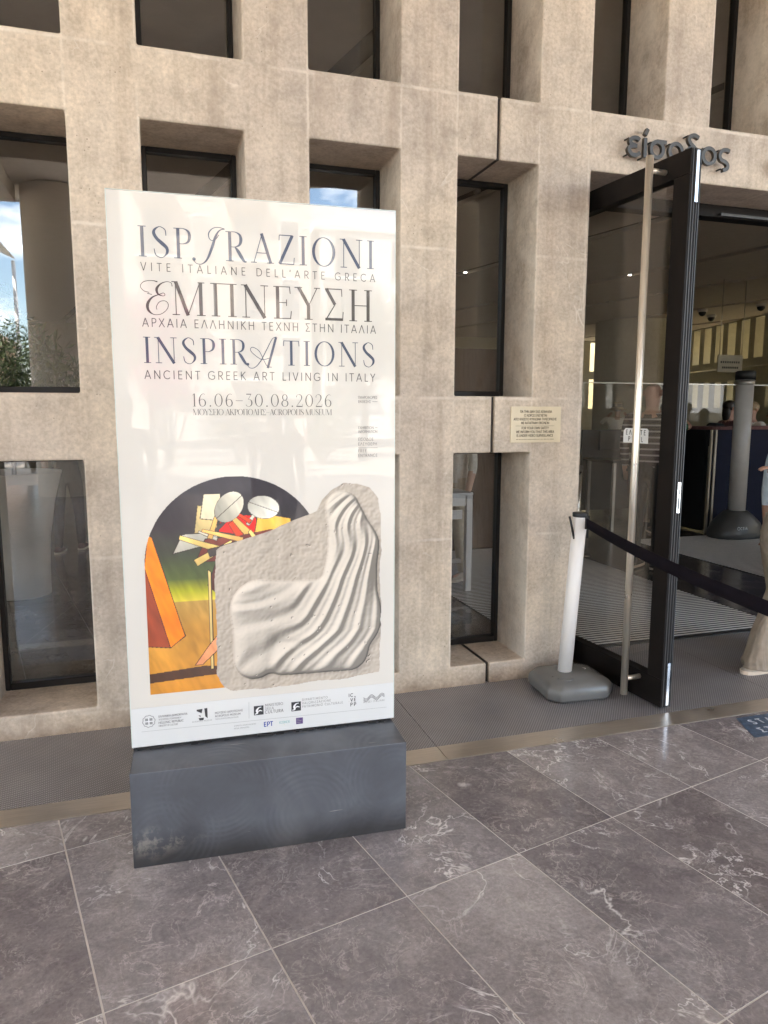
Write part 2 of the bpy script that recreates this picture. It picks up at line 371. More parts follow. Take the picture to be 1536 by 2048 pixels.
M['street'] = mat('street_asphalt', (0.06, 0.06, 0.06), 0.85, 0, 0.2, 1)
M['bark'] = mat('grey_brown_bark', (0.10, 0.075, 0.055), 0.9, 0, 0.25, 12, 0.6, 30)
M['leaf'] = mat('olive_green_leaves', (0.060, 0.085, 0.032), 0.55, 0, 0.45, 5)
M['leaf2'] = mat('fresh_green_leaves', (0.085, 0.12, 0.035), 0.55, 0, 0.4, 5)
M['pink'] = mat('magenta_bracts', (0.48, 0.05, 0.18), 0.6, 0, 0.3, 6)
M['awning'] = mat('white_awning_fabric', (0.78, 0.77, 0.74), 0.8, 0, 0.03)
M['far_glass'] = mat('dark_far_window', (0.05, 0.06, 0.07), 0.12, 0, 0.2)
M['shutter'] = mat('grey_shutters', (0.30, 0.29, 0.27), 0.6, 0, 0.1)
M['terrain'] = mat('dry_ground', (0.22, 0.19, 0.14), 0.95, 0, 0.25, 0.2)

def fab(name, c, r=0.85):
    m = mat(name, c, r, 0, 0.1, 25, 0.25, 180)
    n, l = m.node_tree.nodes, m.node_tree.links; p = n['Principled BSDF']; t = n.new('ShaderNodeTexCoord')
    mpn = n.new('ShaderNodeMapping'); mpn.inputs['Scale'].default_value = (11, 11, 2.2); l.new(t.outputs['Object'], mpn.inputs['Vector'])
    b = n.new('ShaderNodeBump'); b.inputs['Strength'].default_value = 0.8; b.inputs['Distance'].default_value = 0.035
    l.new(noise(n, l, mpn.outputs[0], 1.0, 3, 0.55, 0.8), b.inputs['Height']); l.new(b.outputs[0], p.inputs['Normal']); return m
M['beige'] = fab('beige_linen', (0.34, 0.27, 0.205))
M['sand'] = fab('sand_cotton', (0.52, 0.45, 0.34))
M['white_shirt'] = fab('off_white_shirt', (0.62, 0.57, 0.50))
M['blue_shirt'] = fab('light_blue_shirt', (0.46, 0.52, 0.58))
M['black_cloth'] = fab('black_cloth', (0.018, 0.017, 0.018))
M['brown_cloth'] = fab('brown_cloth', (0.10, 0.065, 0.05))
M['green_cloth'] = fab('green_cloth', (0.03, 0.10, 0.05))
M['maroon_cloth'] = fab('plum_cloth', (0.13, 0.06, 0.06))
M['straw'] = fab('straw', (0.42, 0.33, 0.21))
M['hair_dark'] = mat('dark_hair', (0.025, 0.017, 0.013), 0.45, 0, 0.3, 40, 0.5, 120)
M['hair_fair'] = mat('fair_hair', (0.30, 0.20, 0.10), 0.5, 0, 0.3, 40, 0.5, 120)
M['shoe'] = mat('sand_suede_shoe', (0.44, 0.37, 0.30), 0.85, 0, 0.1, 20, 0.3, 200)
M['sole'] = mat('pale_rubber_sole', (0.66, 0.54, 0.42), 0.6)
M['gold'] = mat('gold_bangle', (0.85, 0.52, 0.26), 0.2, 1.0, 0.05)

def stripes_mat():
    m, n, l, p = nm('navy_white_striped_knit')
    g = n.new('ShaderNodeNewGeometry'); sep = n.new('ShaderNodeSeparateXYZ'); l.new(g.outputs['Position'], sep.inputs[0])
    f = mathn(n, l, 'FRACT', mathn(n, l, 'MULTIPLY', sep.outputs['Z'], 17))
    c = ramp(n, l, f, [(0.0, (0.06, 0.045, 0.045)), (0.70, (0.06, 0.045, 0.045)), (0.74, (0.40, 0.37, 0.35)), (0.95, (0.40, 0.37, 0.35))])
    l.new(c, p.inputs['Base Color']); p.inputs['Roughness'].default_value = 0.9
    return m
M['stripes'] = stripes_mat()

# ------------------------------------------------------------------ object helpers
def tag(o, label=None, cat=None, group=None, kind=None):
    if label: o['label'] = label
    if cat: o['category'] = cat
    if group: o['group'] = group
    if kind: o['kind'] = kind
    return o

def empty(name, loc=(0, 0, 0), rz=0.0):
    o = bpy.data.objects.new(name, None); COL.objects.link(o); o.location = loc; o.rotation_euler = (0, 0, rz)
    o.empty_display_size = 0.1
    return o

def link_mesh(name, me, m, parent=None, loc=None):
    o = bpy.data.objects.new(name, me); COL.objects.link(o)
    if m is not None:
        me.materials.clear()
        for x in (m if isinstance(m, (list, tuple)) else [m]): me.materials.append(x)
    if parent is not None: o.parent = parent
    if loc is not None: o.location = loc
    return o

class MB:
    """collects shapes, then makes ONE mesh object"""
    def __init__(s): s.v, s.f, s.mi, s.sm = [], [], [], []
    def add(s, verts, faces, mi=0, smooth=False):
        b = len(s.v); s.v += [tuple(v) for v in verts]
        for f in faces: s.f.append(tuple(b + i for i in f)); s.mi.append(mi); s.sm.append(smooth)
    def box(s, a, b, mi=0, mtx=None):
        x0, y0, z0 = a; x1, y1, z1 = b
        v = [(x0, y0, z0), (x1, y0, z0), (x1, y1, z0), (x0, y1, z0), (x0, y0, z1), (x1, y0, z1), (x1, y1, z1), (x0, y1, z1)]
        if mtx is not None: v = [tuple(mtx @ Vector(p)) for p in v]
        s.add(v, [(0, 3, 2, 1), (4, 5, 6, 7), (0, 1, 5, 4), (1, 2, 6, 5), (2, 3, 7, 6), (3, 0, 4, 7)], mi)
    def prism(s, poly, z0, z1, mi=0):
        n = len(poly)
        v = [(x, y, z0) for x, y in poly] + [(x, y, z1) for x, y in poly]
        s.add(v, [tuple(range(n - 1, -1, -1)), tuple(range(n, 2 * n))] + [(i, (i + 1) % n, n + (i + 1) % n, n + i) for i in range(n)], mi)
    def lathe(s, prof, c=(0, 0, 0), n=24, mi=0, cap=True, smooth=True):
        v = []; m = len(prof)
        for k in range(n):
            a = 2 * PI * k / n
            for r, z in prof: v.append((c[0] + r * math.cos(a), c[1] + r * math.sin(a), c[2] + z))
        f = []
        for k in range(n):
            k2 = (k + 1) % n
            for j in range(m - 1): f.append((k * m + j, k2 * m + j, k2 * m + j + 1, k * m + j + 1))
        s.add(v, f, mi, smooth)
        if cap:
            b = len(s.v) - len(v)
            s.f.append(tuple(b + k * m for k in range(n - 1, -1, -1))); s.mi.append(mi); s.sm.append(False)
            s.f.append(tuple(b + k * m + m - 1 for k in range(n))); s.mi.append(mi); s.sm.append(False)
    def tube(s, pts, r, n=10, mi=0, cap=True):
        pts = [Vector(p) for p in pts]; rr = r if isinstance(r, (list, tuple)) else [r] * len(pts)
        v = []; ref = Vector((0, 0, 1))
        for i, p in enumerate(pts):
            d = (pts[min(i + 1, len(pts) - 1)] - pts[max(i - 1, 0)]).normalized()
            a = ref.cross(d)
            if a.length < 0.1: a = Vector((1, 0, 0)).cross(d)
            a.normalize(); b = d.cross(a)
            for k in range(n):
                t = 2 * PI * k / n; v.append(p + (a * math.cos(t) + b * math.sin(t)) * rr[i])
        f = []
        for i in range(len(pts) - 1):
            for k in range(n):
                k2 = (k + 1) % n; f.append((i * n + k, i * n + k2, (i + 1) * n + k2, (i + 1) * n + k))
        s.add(v, f, mi, True)
        if cap:
            b0 = len(s.v) - len(v)
            s.f.append(tuple(b0 + k for k in range(n - 1, -1, -1))); s.mi.append(mi); s.sm.append(False)
            s.f.append(tuple(len(s.v) - n + k for k in range(n))); s.mi.append(mi); s.sm.append(False)
    def build(s, name, m, parent=None, bevel=0.0, seg=2, loc=None, ang=35):
        me = bpy.data.meshes.new(name); me.from_pydata(s.v, [], s.f)
        o = link_mesh(name, me, m, parent, loc)
        me.polygons.foreach_set('material_index', s.mi); me.polygons.foreach_set('use_smooth', s.sm); me.update()
        if bevel:
            md = o.modifiers.new('bevel', 'BEVEL'); md.width = bevel; md.segments = seg; md.limit_method = 'ANGLE'; md.angle_limit = R(ang); md.harden_normals = False
        return o

def box(name, a, b, m, parent=None, bevel=0.0, mtx=None):
    q = MB(); q.box(a, b, mtx=mtx); return q.build(name, m, parent, bevel)

def copy_tree(o, parent=None):
    c = o.copy(); COL.objects.link(c)
    if parent is not None:
        c.parent = parent; c.matrix_parent_inverse = o.matrix_parent_inverse.copy()
    for ch in list(o.children): copy_tree(ch, c)
    return c

# ------------------------------------------------------------------ lettering made of drawn strokes
def catmull(pts, sub=8):
    out = []
    P = [pts[0]] + list(pts) + [pts[-1]]
    for i in range(1, len(P) - 2):
        p0, p1, p2, p3 = P[i - 1], P[i], P[i + 1], P[i + 2]
        for k in range(sub):
            t = k / sub
            out.append(tuple(0.5 * ((2 * b) + (-a + c) * t + (2 * a - 5 * b + 4 * c - d) * t * t + (-a + 3 * b - 3 * c + d) * t ** 3)
                             for a, b, c, d in zip(p0, p1, p2, p3)))
    out.append(tuple(pts[-1])); return out

def ribbon(vs, fs, pts, closed=False):
    """pts: (x, y, w)"""
    n = len(pts); base = len(vs)
    for i, (x, y, w) in enumerate(pts):
        a = pts[(i - 1) % n] if (closed or i > 0) else pts[i]
        b = pts[(i + 1) % n] if (closed or i < n - 1) else pts[i]
        dx, dy = b[0] - a[0], b[1] - a[1]; L = math.hypot(dx, dy) or 1
        nx, ny = -dy / L * w / 2, dx / L * w / 2
        vs.append((x + nx, y + ny)); vs.append((x - nx, y - ny))
    for i in range(n if closed else n - 1):
        j = (i + 1) % n
        fs.append((base + 2 * i, base + 2 * i + 1, base + 2 * j + 1, base + 2 * j))

T, H = 0.105, 0.026     # thick and hair strokes of the display serif, cap height 1
def L_(x0, y0, x1, y1, w): return ('l', [(x0, y0, w), (x1, y1, w)])
def V_(x, w=T, y0=0, y1=1): return ('l', [(x, y0, w), (x, y1, w)])
def S_(x, y, h=0.13): return ('l', [(x - h, y, H), (x + h, y, H)])
def C_(*pts): return ('c', list(pts))
def ell(cx, cy, rx, ry, thick, thin, a0=0, a1=360, n=28):
    full = abs(a1 - a0) >= 360
    pts = []
    for k in range(n if full else n + 1):
        a = R(a0 + (a1 - a0) * k / n); pts.append((cx + rx * math.cos(a), cy + ry * math.sin(a), thin + (thick - thin) * abs(math.cos(a)) ** 1.6))
    return ('o' if full else 'l', pts)

def serif_glyphs():
    t, h = T, H; G = {}
    G['I'] = (0.30, [V_(.15), S_(.15, .985), S_(.15, .015)])
    G['H'] = (0.84, [V_(.17), V_(.67), S_(.17, .985), S_(.17, .015), S_(.67, .985), S_(.67, .015), L_(.17, .5, .67, .5, h)])
    G['N'] = (0.86, [V_(.14, h), V_(.72, h), L_(.13, .99, .72, .0, t * 1.05), S_(.10, .985, .10), S_(.14, .015, .12), S_(.72, .985, .12)])
    G['M'] = (1.02, [V_(.12, h), L_(.13, .99, .47, .0, t), L_(.47, .0, .84, .99, h), V_(.86, t), S_(.10, .985, .09), S_(.12, .015, .11), S_(.88, .985, .10), S_(.86, .015, .13)])
    G['P'] = (0.60, [V_(.15), S_(.13, .015), S_(.08, .985, .07), C_((.15, .985, h), (.34, .985, h), (.49, .90, t * .7), (.53, .74, t), (.48, .57, t * .7), (.33, .49, h), (.15, .49, h))])
    G['R'] = (0.74, G['P'][1] + [C_((.32, .49, h), (.42, .36, t), (.55, .14, t * 1.05), (.64, .02, t * .7), (.72, .01, h))])
    G['S'] = (0.60, [C_((.49, .72, h), (.47, .90, h * 1.3), (.36, .985, h), (.27, 1.0, h), (.13, .90, t * .7), (.10, .77, t), (.20, .60, t), (.36, .46, t * 1.15), (.50, .32, t), (.51, .17, t * .8), (.40, .03, h), (.28, .0, h), (.14, .08, h * 1.3), (.09, .28, h))])
    G['A'] = (0.76, [L_(.09, .0, .39, .99, h), L_(.37, 1.0, .68, .0, t), L_(.2, .34, .57, .34, h), S_(.09, .015, .10), S_(.67, .015, .12)])
    G['Λ'] = (0.76, [L_(.09, .0, .39, .99, h), L_(.37, 1.0, .68, .0, t), S_(.09, .015, .10), S_(.67, .015, .12)])
    G['Z'] = (0.66, [L_(.10, .985, .58, .985, h * 1.2), L_(.56, .99, .10, .01, t), L_(.08, .015, .60, .015, h * 1.2), L_(.10, .985, .09, .80, h), L_(.60, .0, .62, .24, h)])
    G['O'] = (0.92, [ell(.46, .5, .37, .495, t, h)])
    G['E'] = (0.64, [V_(.16), L_(.03, .985, .54, .985, h), L_(.03, .015, .56, .015, h), L_(.16, .5, .44, .5, h), L_(.54, 1.0, .56, .78, h), L_(.56, .0, .59, .25, h), L_(.44, .40, .44, .60, h)])
    G['F'] = (0.58, G['E'][1][:2] + [S_(.16, .015), L_(.16, .5, .42, .5, h), L_(.54, 1.0, .55, .8, h)])
    G['Y'] = (0.76, [L_(.08, .99, .39, .44, t), L_(.40, .44, .67, .99, h), V_(.39, t, 0, .46), S_(.07, .985, .12), S_(.67, .985, .10), S_(.39, .015)])
    G['Υ'] = G['Y']
    G['Σ'] = (0.70, [L_(.06, .985, .58, .985, h * 1.2), L_(.10, .99, .38, .5, t * .95), L_(.38, .5, .08, .02, h * 1.3), L_(.06, .04, .62, .04, h * 3.2), L_(.60, 1.0, .61, .76, h), L_(.63, .0, .65, .28, h)])
    G['Π'] = (0.84, [V_(.17), V_(.67), L_(.02, .985, .82, .985, h), S_(.17, .015), S_(.67, .015)])
    G['T'] = (0.72, [V_(.36), L_(.05, .985, .67, .985, h), L_(.06, 1.0, .04, .78, h), L_(.66, 1.0, .68, .78, h), S_(.36, .015)])
    G['C'] = (0.80, [C_((.68, .70, h), (.66, .88, h), (.50, .99, h), (.34, .96, t * .5), (.14, .75, t * .9), (.09, .5, t), (.14, .25, t * .9), (.34, .04, t * .5), (.50, .01, h), (.66, .12, h), (.70, .28, h))])
    G['K'] = (0.80, [V_(.16), S_(.16, .985), S_(.16, .015), L_(.16, .40, .60, .985, h), L_(.32, .58, .68, .01, t), S_(.60, .985, .10), S_(.68, .015, .11)])
    G['L'] = (0.60, [V_(.16), S_(.16, .985), L_(.03, .015, .55, .015, h), L_(.55, .0, .58, .26, h)])
    G['U'] = (0.80, [C_((.15, .98, t), (.15, .5, t), (.16, .22, t * .9), (.27, .04, h * 1.6), (.42, .01, h), (.58, .08, h), (.65, .3, h), (.65, .98, h)), S_(.15, .985), S_(.65, .985, .11)])
    G['V'] = (0.74, [L_(.08, .99, .37, .0, t), L_(.37, .0, .65, .99, h), S_(.08, .985, .11), S_(.65, .985, .1)])
    G['0'] = (0.72, [ell(.36, .5, .27, .49, t * .8, h)])
    G['1'] = (0.34, [V_(.2, t * .8), S_(.2, .015, .11), L_(.2, .98, .06, .86, h)])
    G['6'] = (0.66, [C_((.54, .93, h), (.40, .99, h), (.22, .85, t * .5), (.12, .58, t * .8), (.11, .34, t * .8), (.17, .10, t * .6), (.33, .01, h), (.50, .09, t * .6), (.56, .29, t * .8), (.50, .48, t * .6), (.34, .57, h), (.20, .52, h), (.12, .38, h))])
    G['8'] = (0.64, [ell(.32, .75, .18, .23, t * .7, h), ell(.32, .26, .24, .25, t * .8, h)])
    G['3'] = (0.60, [L_(.10, .98, .48, .98, t * .6), L_(.48, .98, .26, .58, h), C_((.24, .58, h), (.40, .56, h), (.52, .40, t * .8), (.50, .15, t * .7), (.32, .01, h), (.14, .05, h), (.07, .16, h * 1.6))])
    G['2'] = (0.62, [C_((.08, .76, t * .5), (.10, .90, h), (.26, .99, h), (.44, .92, t * .6), (.49, .74, t * .8), (.42, .52, t * .5), (.22, .26, h), (.07, .04, h)), L_(.06, .03, .55, .03, t * .7), L_(.55, .02, .58, .22, h)])
    G['–'] = (0.66, [L_(.06, .46, .60, .46, .035)])
    G['.'] = (0.30, [ell(.15, .045, .03, .03, .06, .06, n=8)])
    G[' '] = (0.34, [])
    # script capitals
    G['i~'] = (0.86, [C_((.98, 1.06, h), (.80, 1.10, h), (.60, 1.07, h), (.45, .92, h * 1.5), (.44, .76, h * 1.2), (.52, .66, h), (.66, .70, h), (.78, .86, h)),
                      C_((.98, 1.06, h), (.80, 1.00, h * 1.5), (.66, .78, t * .75), (.52, .38, t * .85), (.36, .02, t * .6), (.18, -.14, h * 1.2), (.0, -.13, h), (-.10, -.02, h)), ell(-.08, .01, .03, .03, .06, .06, n=8)])
    G['e~'] = (1.02, [C_((.10, .78, h), (-.12, .84, h), (-.24, 1.02, h), (-.10, 1.20, h), (.22, 1.26, h), (.44, 1.22, h * 2)),
                      C_((.02, .74, h), (.20, .70, h)),
                      C_((1.02, 1.06, h * 1.3), (.98, 1.20, h), (.80, 1.24, h), (.56, 1.14, t * .5), (.40, .94, t), (.44, .74, t * .7), (.62, .66, h), (.72, .70, h), (.66, .78, h), (.50, .72, h * 1.2),
                         (.20, .58, t * .6), (.02, .32, t * 1.1), (.04, .06, t * .9), (.24, -.10, h * 1.2), (.52, -.08, h), (.76, .10, h), (.84, .32, h), (.72, .46, h), (.50, .42, h), (.36, .22, h), (.38, .10, h))])
    G['a~'] = (1.10, [L_(.98, 1.12, .62, -.12, t * .9), C_((1.0, 1.14, h), (.82, 1.04, h), (.60, .64, h * 1.2), (.34, .16, h * 1.4), (.10, -.10, h * 1.2), (-.10, -.12, h), (-.20, .0, h)),
                      ell(-.18, .02, .03, .03, .06, .06, n=8),
                      C_((.78, -.08, h), (.60, -.04, h), (.46, .20, h), (.28, .56, h), (.02, .70, h), (-.06, .58, h), (.10, .40, h), (.40, .22, h), (.74, .30, h))])
    return G

def sans_glyphs(w=0.095):
    def l(*p): return ('l', [(x, y, w) for x, y in p])
    def c(*p): return ('c', [(x, y, w) for x, y in p])
    G = {}
    G['A'] = G['Α'] = (0.78, [l((.06, 0), (.39, 1)), l((.39, 1), (.72, 0)), l((.18, .32), (.60, .32))])
    G['Λ'] = (0.78, [l((.06, 0), (.39, 1)), l((.39, 1), (.72, 0))])
    G['Δ'] = (0.80, [l((.06, .04), (.40, 1)), l((.40, 1), (.74, .04)), l((.02, .045), (.78, .045))])
    G['B'] = G['Β'] = (0.64, [l((.14, 0), (.14, 1)), c((.14, .95), (.38, .95), (.50, .85), (.50, .65), (.38, .54), (.14, .54)), c((.14, .54), (.42, .54), (.57, .42), (.57, .16), (.42, .05), (.14, .05))])
    G['C'] = (0.82, [c((.74, .82), (.60, .93), (.42, .96), (.20, .86), (.08, .64), (.08, .36), (.20, .14), (.42, .04), (.60, .07), (.74, .18))])
    G['D'] = (0.82, [l((.14, 0), (.14, 1)), c((.14, .955), (.38, .955), (.60, .86), (.73, .64), (.73, .36), (.60, .14), (.38, .045), (.14, .045))])
    G['E'] = G['Ε'] = (0.62, [l((.14, 0), (.14, 1)), l((.14, .955), (.55, .955)), l((.14, .52), (.50, .52)), l((.14, .045), (.55, .045))])
    G['F'] = (0.58, G['E'][1][:3])
    G['G'] = (0.88, G['C'][1][:0] + [c((.76, .82), (.62, .93), (.44, .96), (.20, .86), (.08, .64), (.08, .36), (.20, .14), (.44, .04), (.64, .07), (.78, .18)), l((.78, .18), (.78, .46)), l((.78, .46), (.50, .46))])
    G['Γ'] = (0.56, [l((.14, 0), (.14, 1)), l((.14, .955), (.54, .955))])
    G['H'] = G['Η'] = (0.82, [l((.14, 0), (.14, 1)), l((.68, 0), (.68, 1)), l((.14, .52), (.68, .52))])
    G['I'] = G['Ι'] = (0.28, [l((.14, 0), (.14, 1))])
    G['K'] = G['Κ'] = (0.70, [l((.14, 0), (.14, 1)), l((.62, .99), (.16, .48)), l((.24, .56), (.66, 0))])
    G['L'] = (0.54, [l((.14, 0), (.14, 1)), l((.14, .045), (.52, .045))])
    G['M'] = G['Μ'] = (0.94, [l((.12, 0), (.16, 1)), l((.16, .98), (.47, .22)), l((.47, .22), (.78, .98)), l((.78, 1), (.82, 0))])
    G['N'] = G['Ν'] = (0.86, [l((.14, 0), (.14, 1)), l((.14, .97), (.72, .03)), l((.72, 0), (.72, 1))])
    G['O'] = G['Ο'] = (0.96, [ell(.48, .5, .40, .455, w, w)])
    G['Θ'] = (0.96, [ell(.48, .5, .40, .455, w, w), l((.26, .5), (.70, .5))])
    G['Φ'] = (0.90, [ell(.45, .5, .36, .30, w, w), l((.45, -.02), (.45, 1.02))])
    G['Ω'] = (0.92, [c((.06, .045), (.30, .045), (.20, .20), (.10, .45), (.16, .76), (.36, .93), (.46, .955), (.56, .93), (.76, .76), (.82, .45), (.72, .20), (.62, .045), (.86, .045))])
    G['P'] = G['Ρ'] = (0.62, [l((.14, 0), (.14, 1)), c((.14, .955), (.38, .955), (.55, .86), (.57, .70), (.52, .55), (.36, .46), (.14, .46))])
    G['R'] = (0.68, G['P'][1] + [l((.32, .46), (.62, 0))])
    G['S'] = (0.60, [c((.50, .82), (.40, .94), (.28, .96), (.13, .88), (.11, .72), (.24, .58), (.42, .45), (.53, .31), (.50, .13), (.34, .04), (.18, .06), (.07, .18))])
    G['Σ'] = (0.66, [l((.08, .955), (.58, .955)), l((.08, .97), (.40, .5)), l((.40, .5), (.08, .03)), l((.08, .045), (.60, .045))])
    G['T'] = G['Τ'] = (0.66, [l((.33, 0), (.33, .96)), l((.04, .955), (.62, .955))])
    G['Π'] = (0.82, [l((.14, 0), (.14, 1)), l((.68, 0), (.68, 1)), l((.14, .955), (.68, .955))])
    G['U'] = (0.80, [c((.12, 1), (.12, .5), (.14, .22), (.27, .06), (.40, .04), (.53, .06), (.66, .22), (.68, .5), (.68, 1))])
    G['V'] = (0.74, [l((.06, 1), (.37, 0)), l((.37, 0), (.68, 1))])
    G['W'] = (1.08, [l((.06, 1), (.28, 0)), l((.28, 0), (.54, .92)), l((.54, .92), (.80, 0)), l((.80, 0), (1.02, 1))])
    G['X'] = G['Χ'] = (0.74, [l((.07, 0), (.66, 1)), l((.09, 1), (.68, 0))])
    G['Y'] = G['Υ'] = (0.70, [l((.06, 1), (.35, .46)), l((.64, 1), (.35, .46)), l((.35, 0), (.35, .48))])
    G['Z'] = G['Ζ'] = (0.66, [l((.10, .955), (.56, .955)), l((.58, .97), (.08, .03)), l((.08, .045), (.58, .045))])
    G['Ξ'] = (0.66, [l((.08, .955), (.58, .955)), l((.14, .52), (.52, .52)), l((.08, .045), (.58, .045))])
    G["'"] = (0.22, [l((.12, 1.02), (.09, .74))])
    G['–'] = (0.6, [l((.06, .48), (.54, .48))])
    G['_'] = (0.6, [l((.06, .02), (.54, .02))])
    G['.'] = (0.22, [ell(.11, .05, .03, .03, .06, .06, n=6)])
    G[' '] = (0.36, [])
    return G

def set_text(tokens, G, x0, x1, z0, cap, vs=None, fs=None, each=None):
    """lays tokens between x0 and x1 with base line z0 and cap height cap; tracking fills the width"""
    vs = [] if vs is None else vs; fs = [] if fs is None else fs
    nat = sum(G[t][0] for t in tokens) * cap
    gap = (x1 - x0 - nat) / max(1, len(tokens) - 1)
    k = 1.0
    if gap < -0.12 * cap:
        k = (x1 - x0) / (nat * 1.02); gap = (x1 - x0 - nat * k) / max(1, len(tokens) - 1)
    x = x0
    for t in tokens:
        adv, strokes = G[t]
        if each is not None: vs, fs = [], []; each.append((vs, fs))
        for kind, pts in strokes:
            if kind == 'c': pts = catmull(pts, 6)
            p = [(x + px * cap * k, z0 + py * cap, pw * cap * (0.5 + 0.5 * k)) for px, py, pw in pts]
            ribbon(vs, fs, p, kind == 'o')
        x += adv * cap * k + gap
    return vs, fs

def bfont_mesh(text, size, bold=0.0, extrude=0.0, width=None, height=None):
    c = bpy.data.curves.new('lettering', 'FONT'); c.body = text; c.size = size; c.offset = bold; c.extrude = extrude; c.resolution_u = 4
    o = bpy.data.objects.new('lettering', c); COL.objects.link(o)
    dg = bpy.context.evaluated_depsgraph_get(); me = bpy.data.meshes.new_from_object(o.evaluated_get(dg))
    bpy.data.objects.remove(o); bpy.data.curves.remove(c)
    return me

# ------------------------------------------------------------------ polygons, tiles
def clip(poly, nx, ny, d):
    """keep nx*x + ny*y <= d"""
    out = []
    for i, p in enumerate(poly):
        q = poly[(i + 1) % len(poly)]
        a, b = nx * p[0] + ny * p[1] - d, nx * q[0] + ny * q[1] - d
        if a <= 0: out.append(p)
        if (a < 0) != (b < 0) and a != b and (a > 0 or b > 0):
            t = a / (a - b); out.append((p[0] + t * (q[0] - p[0]), p[1] + t * (q[1] - p[1])))
    return out
def area(p): return 0.5 * abs(sum(p[i][0] * p[(i + 1) % len(p)][1] - p[(i + 1) % len(p)][0] * p[i][1] for i in range(len(p)))) if len(p) > 2 else 0

TH = R(12.257); UA = (math.cos(TH), math.sin(TH)); VB = (-math.sin(TH), math.cos(TH))
def uv2xy(u, v): return (u * UA[0] + v * VB[0], u * UA[1] + v * VB[1])

def lay_tiles(parent, m, x0, x1, y0, y1, gap, ztop=0.0, th=0.018):
    for i in range(-14, 14):
        for j in range(-10, 12):
            u0, v0 = 0.2165 + i * 0.4785, 1.0460 + j * 0.8395
            g = gap / 2
            poly = [uv2xy(u0 + g, v0 + g), uv2xy(u0 + .4785 - g, v0 + g), uv2xy(u0 + .4785 - g, v0 + .8395 - g), uv2xy(u0 + g, v0 + .8395 - g)]
            for c in ((1, 0, x1), (-1, 0, -x0), (0, 1, y1), (0, -1, -y0)): poly = clip(poly, *c)
            if area(poly) < 0.0004: continue
            cx, cy = sum(p[0] for p in poly) / len(poly), sum(p[1] for p in poly) / len(poly)
            q = MB(); q.prism([(x - cx, y - cy) for x, y in poly], -th, 0)
            q.build('tile', m, parent, loc=(cx, cy, ztop + random.uniform(-0.0004, 0.0002)))

ground = box('ground', (-600, -600, -0.30), (600, 600, -0.06), M['terrain']); tag(ground, kind='structure')
plaza = box('plaza', (-30, -26, -0.059), (30, -9.0, -0.012), M['plaza']); tag(plaza, kind='structure')
street = box('street', (-60, -36, -0.058), (60, -26.004, -0.03), M['street']); tag(street, kind='structure')
pav = box('stone_floor', (-14, -9.0, -0.058), (14, 2.935, -0.0045), M['stone']); tag(pav, kind='structure')
grout = box('grout_bed', (-3.5, -2.2, -0.0044), (4.8, 2.934, -0.0016), M['grout'], pav)
lay_tiles(pav, M['stone'], -3.5, 4.8, -2.2, 2.9325, 0.0060)

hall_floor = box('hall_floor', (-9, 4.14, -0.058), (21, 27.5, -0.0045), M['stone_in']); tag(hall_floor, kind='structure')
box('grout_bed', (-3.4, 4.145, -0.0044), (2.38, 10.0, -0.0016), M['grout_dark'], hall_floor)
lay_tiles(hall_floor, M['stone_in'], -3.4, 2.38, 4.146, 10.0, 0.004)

# ribbed metal plates and polished trim along the facade
apron = box('entrance_apron', (-9, 2.9365, -0.058), (12, 4.139, -0.012), M['grout_dark']); tag(apron, kind='structure')
xj = [-9, -5.06, -2.96, -0.86, 1.243, 3.345, 5.45, 7.55, 12]
for a, b in zip(xj[:-1], xj[1:]):
    sl = 0.028 if a < 2 else 0.03
    q = MB(); q.prism([(a + .0015, 3.0775), (b - .0015, 3.0775), (b - .0015, 4.108), (a + .0015, 4.108)], -0.0118, 0.0)
    q.build('ribbed_plate', M['grille'], apron)
    q = MB(); q.prism([(a + .0015 , 2.9375), (b - .0015, 2.9375), (b - .0015, 3.0745), (a + .0015, 3.0745)], -0.0118, 0.0012)
    q.build('trim_strip', M['strip'], apron, 0.0006, 1)
box('threshold_bar', (2.42, 4.109, -0.0118), (5.27, 4.144, 0.006), M['black'], apron)

# ------------------------------------------------------------------ the museum building
museum = empty('museum_building', (2.0, 3.759, 0))
tag(museum, 'concrete grid museum facade with deep square window openings and glazed entrance', 'building')
def world_of(p):
    w = p.matrix_parent_inverse @ p.matrix_basis
    return w if p.parent is None else world_of(p.parent) @ w
def W(o):   # parts built in world coordinates under an Empty that stands elsewhere
    o.matrix_parent_inverse = world_of(o.parent).inverted()
    return o

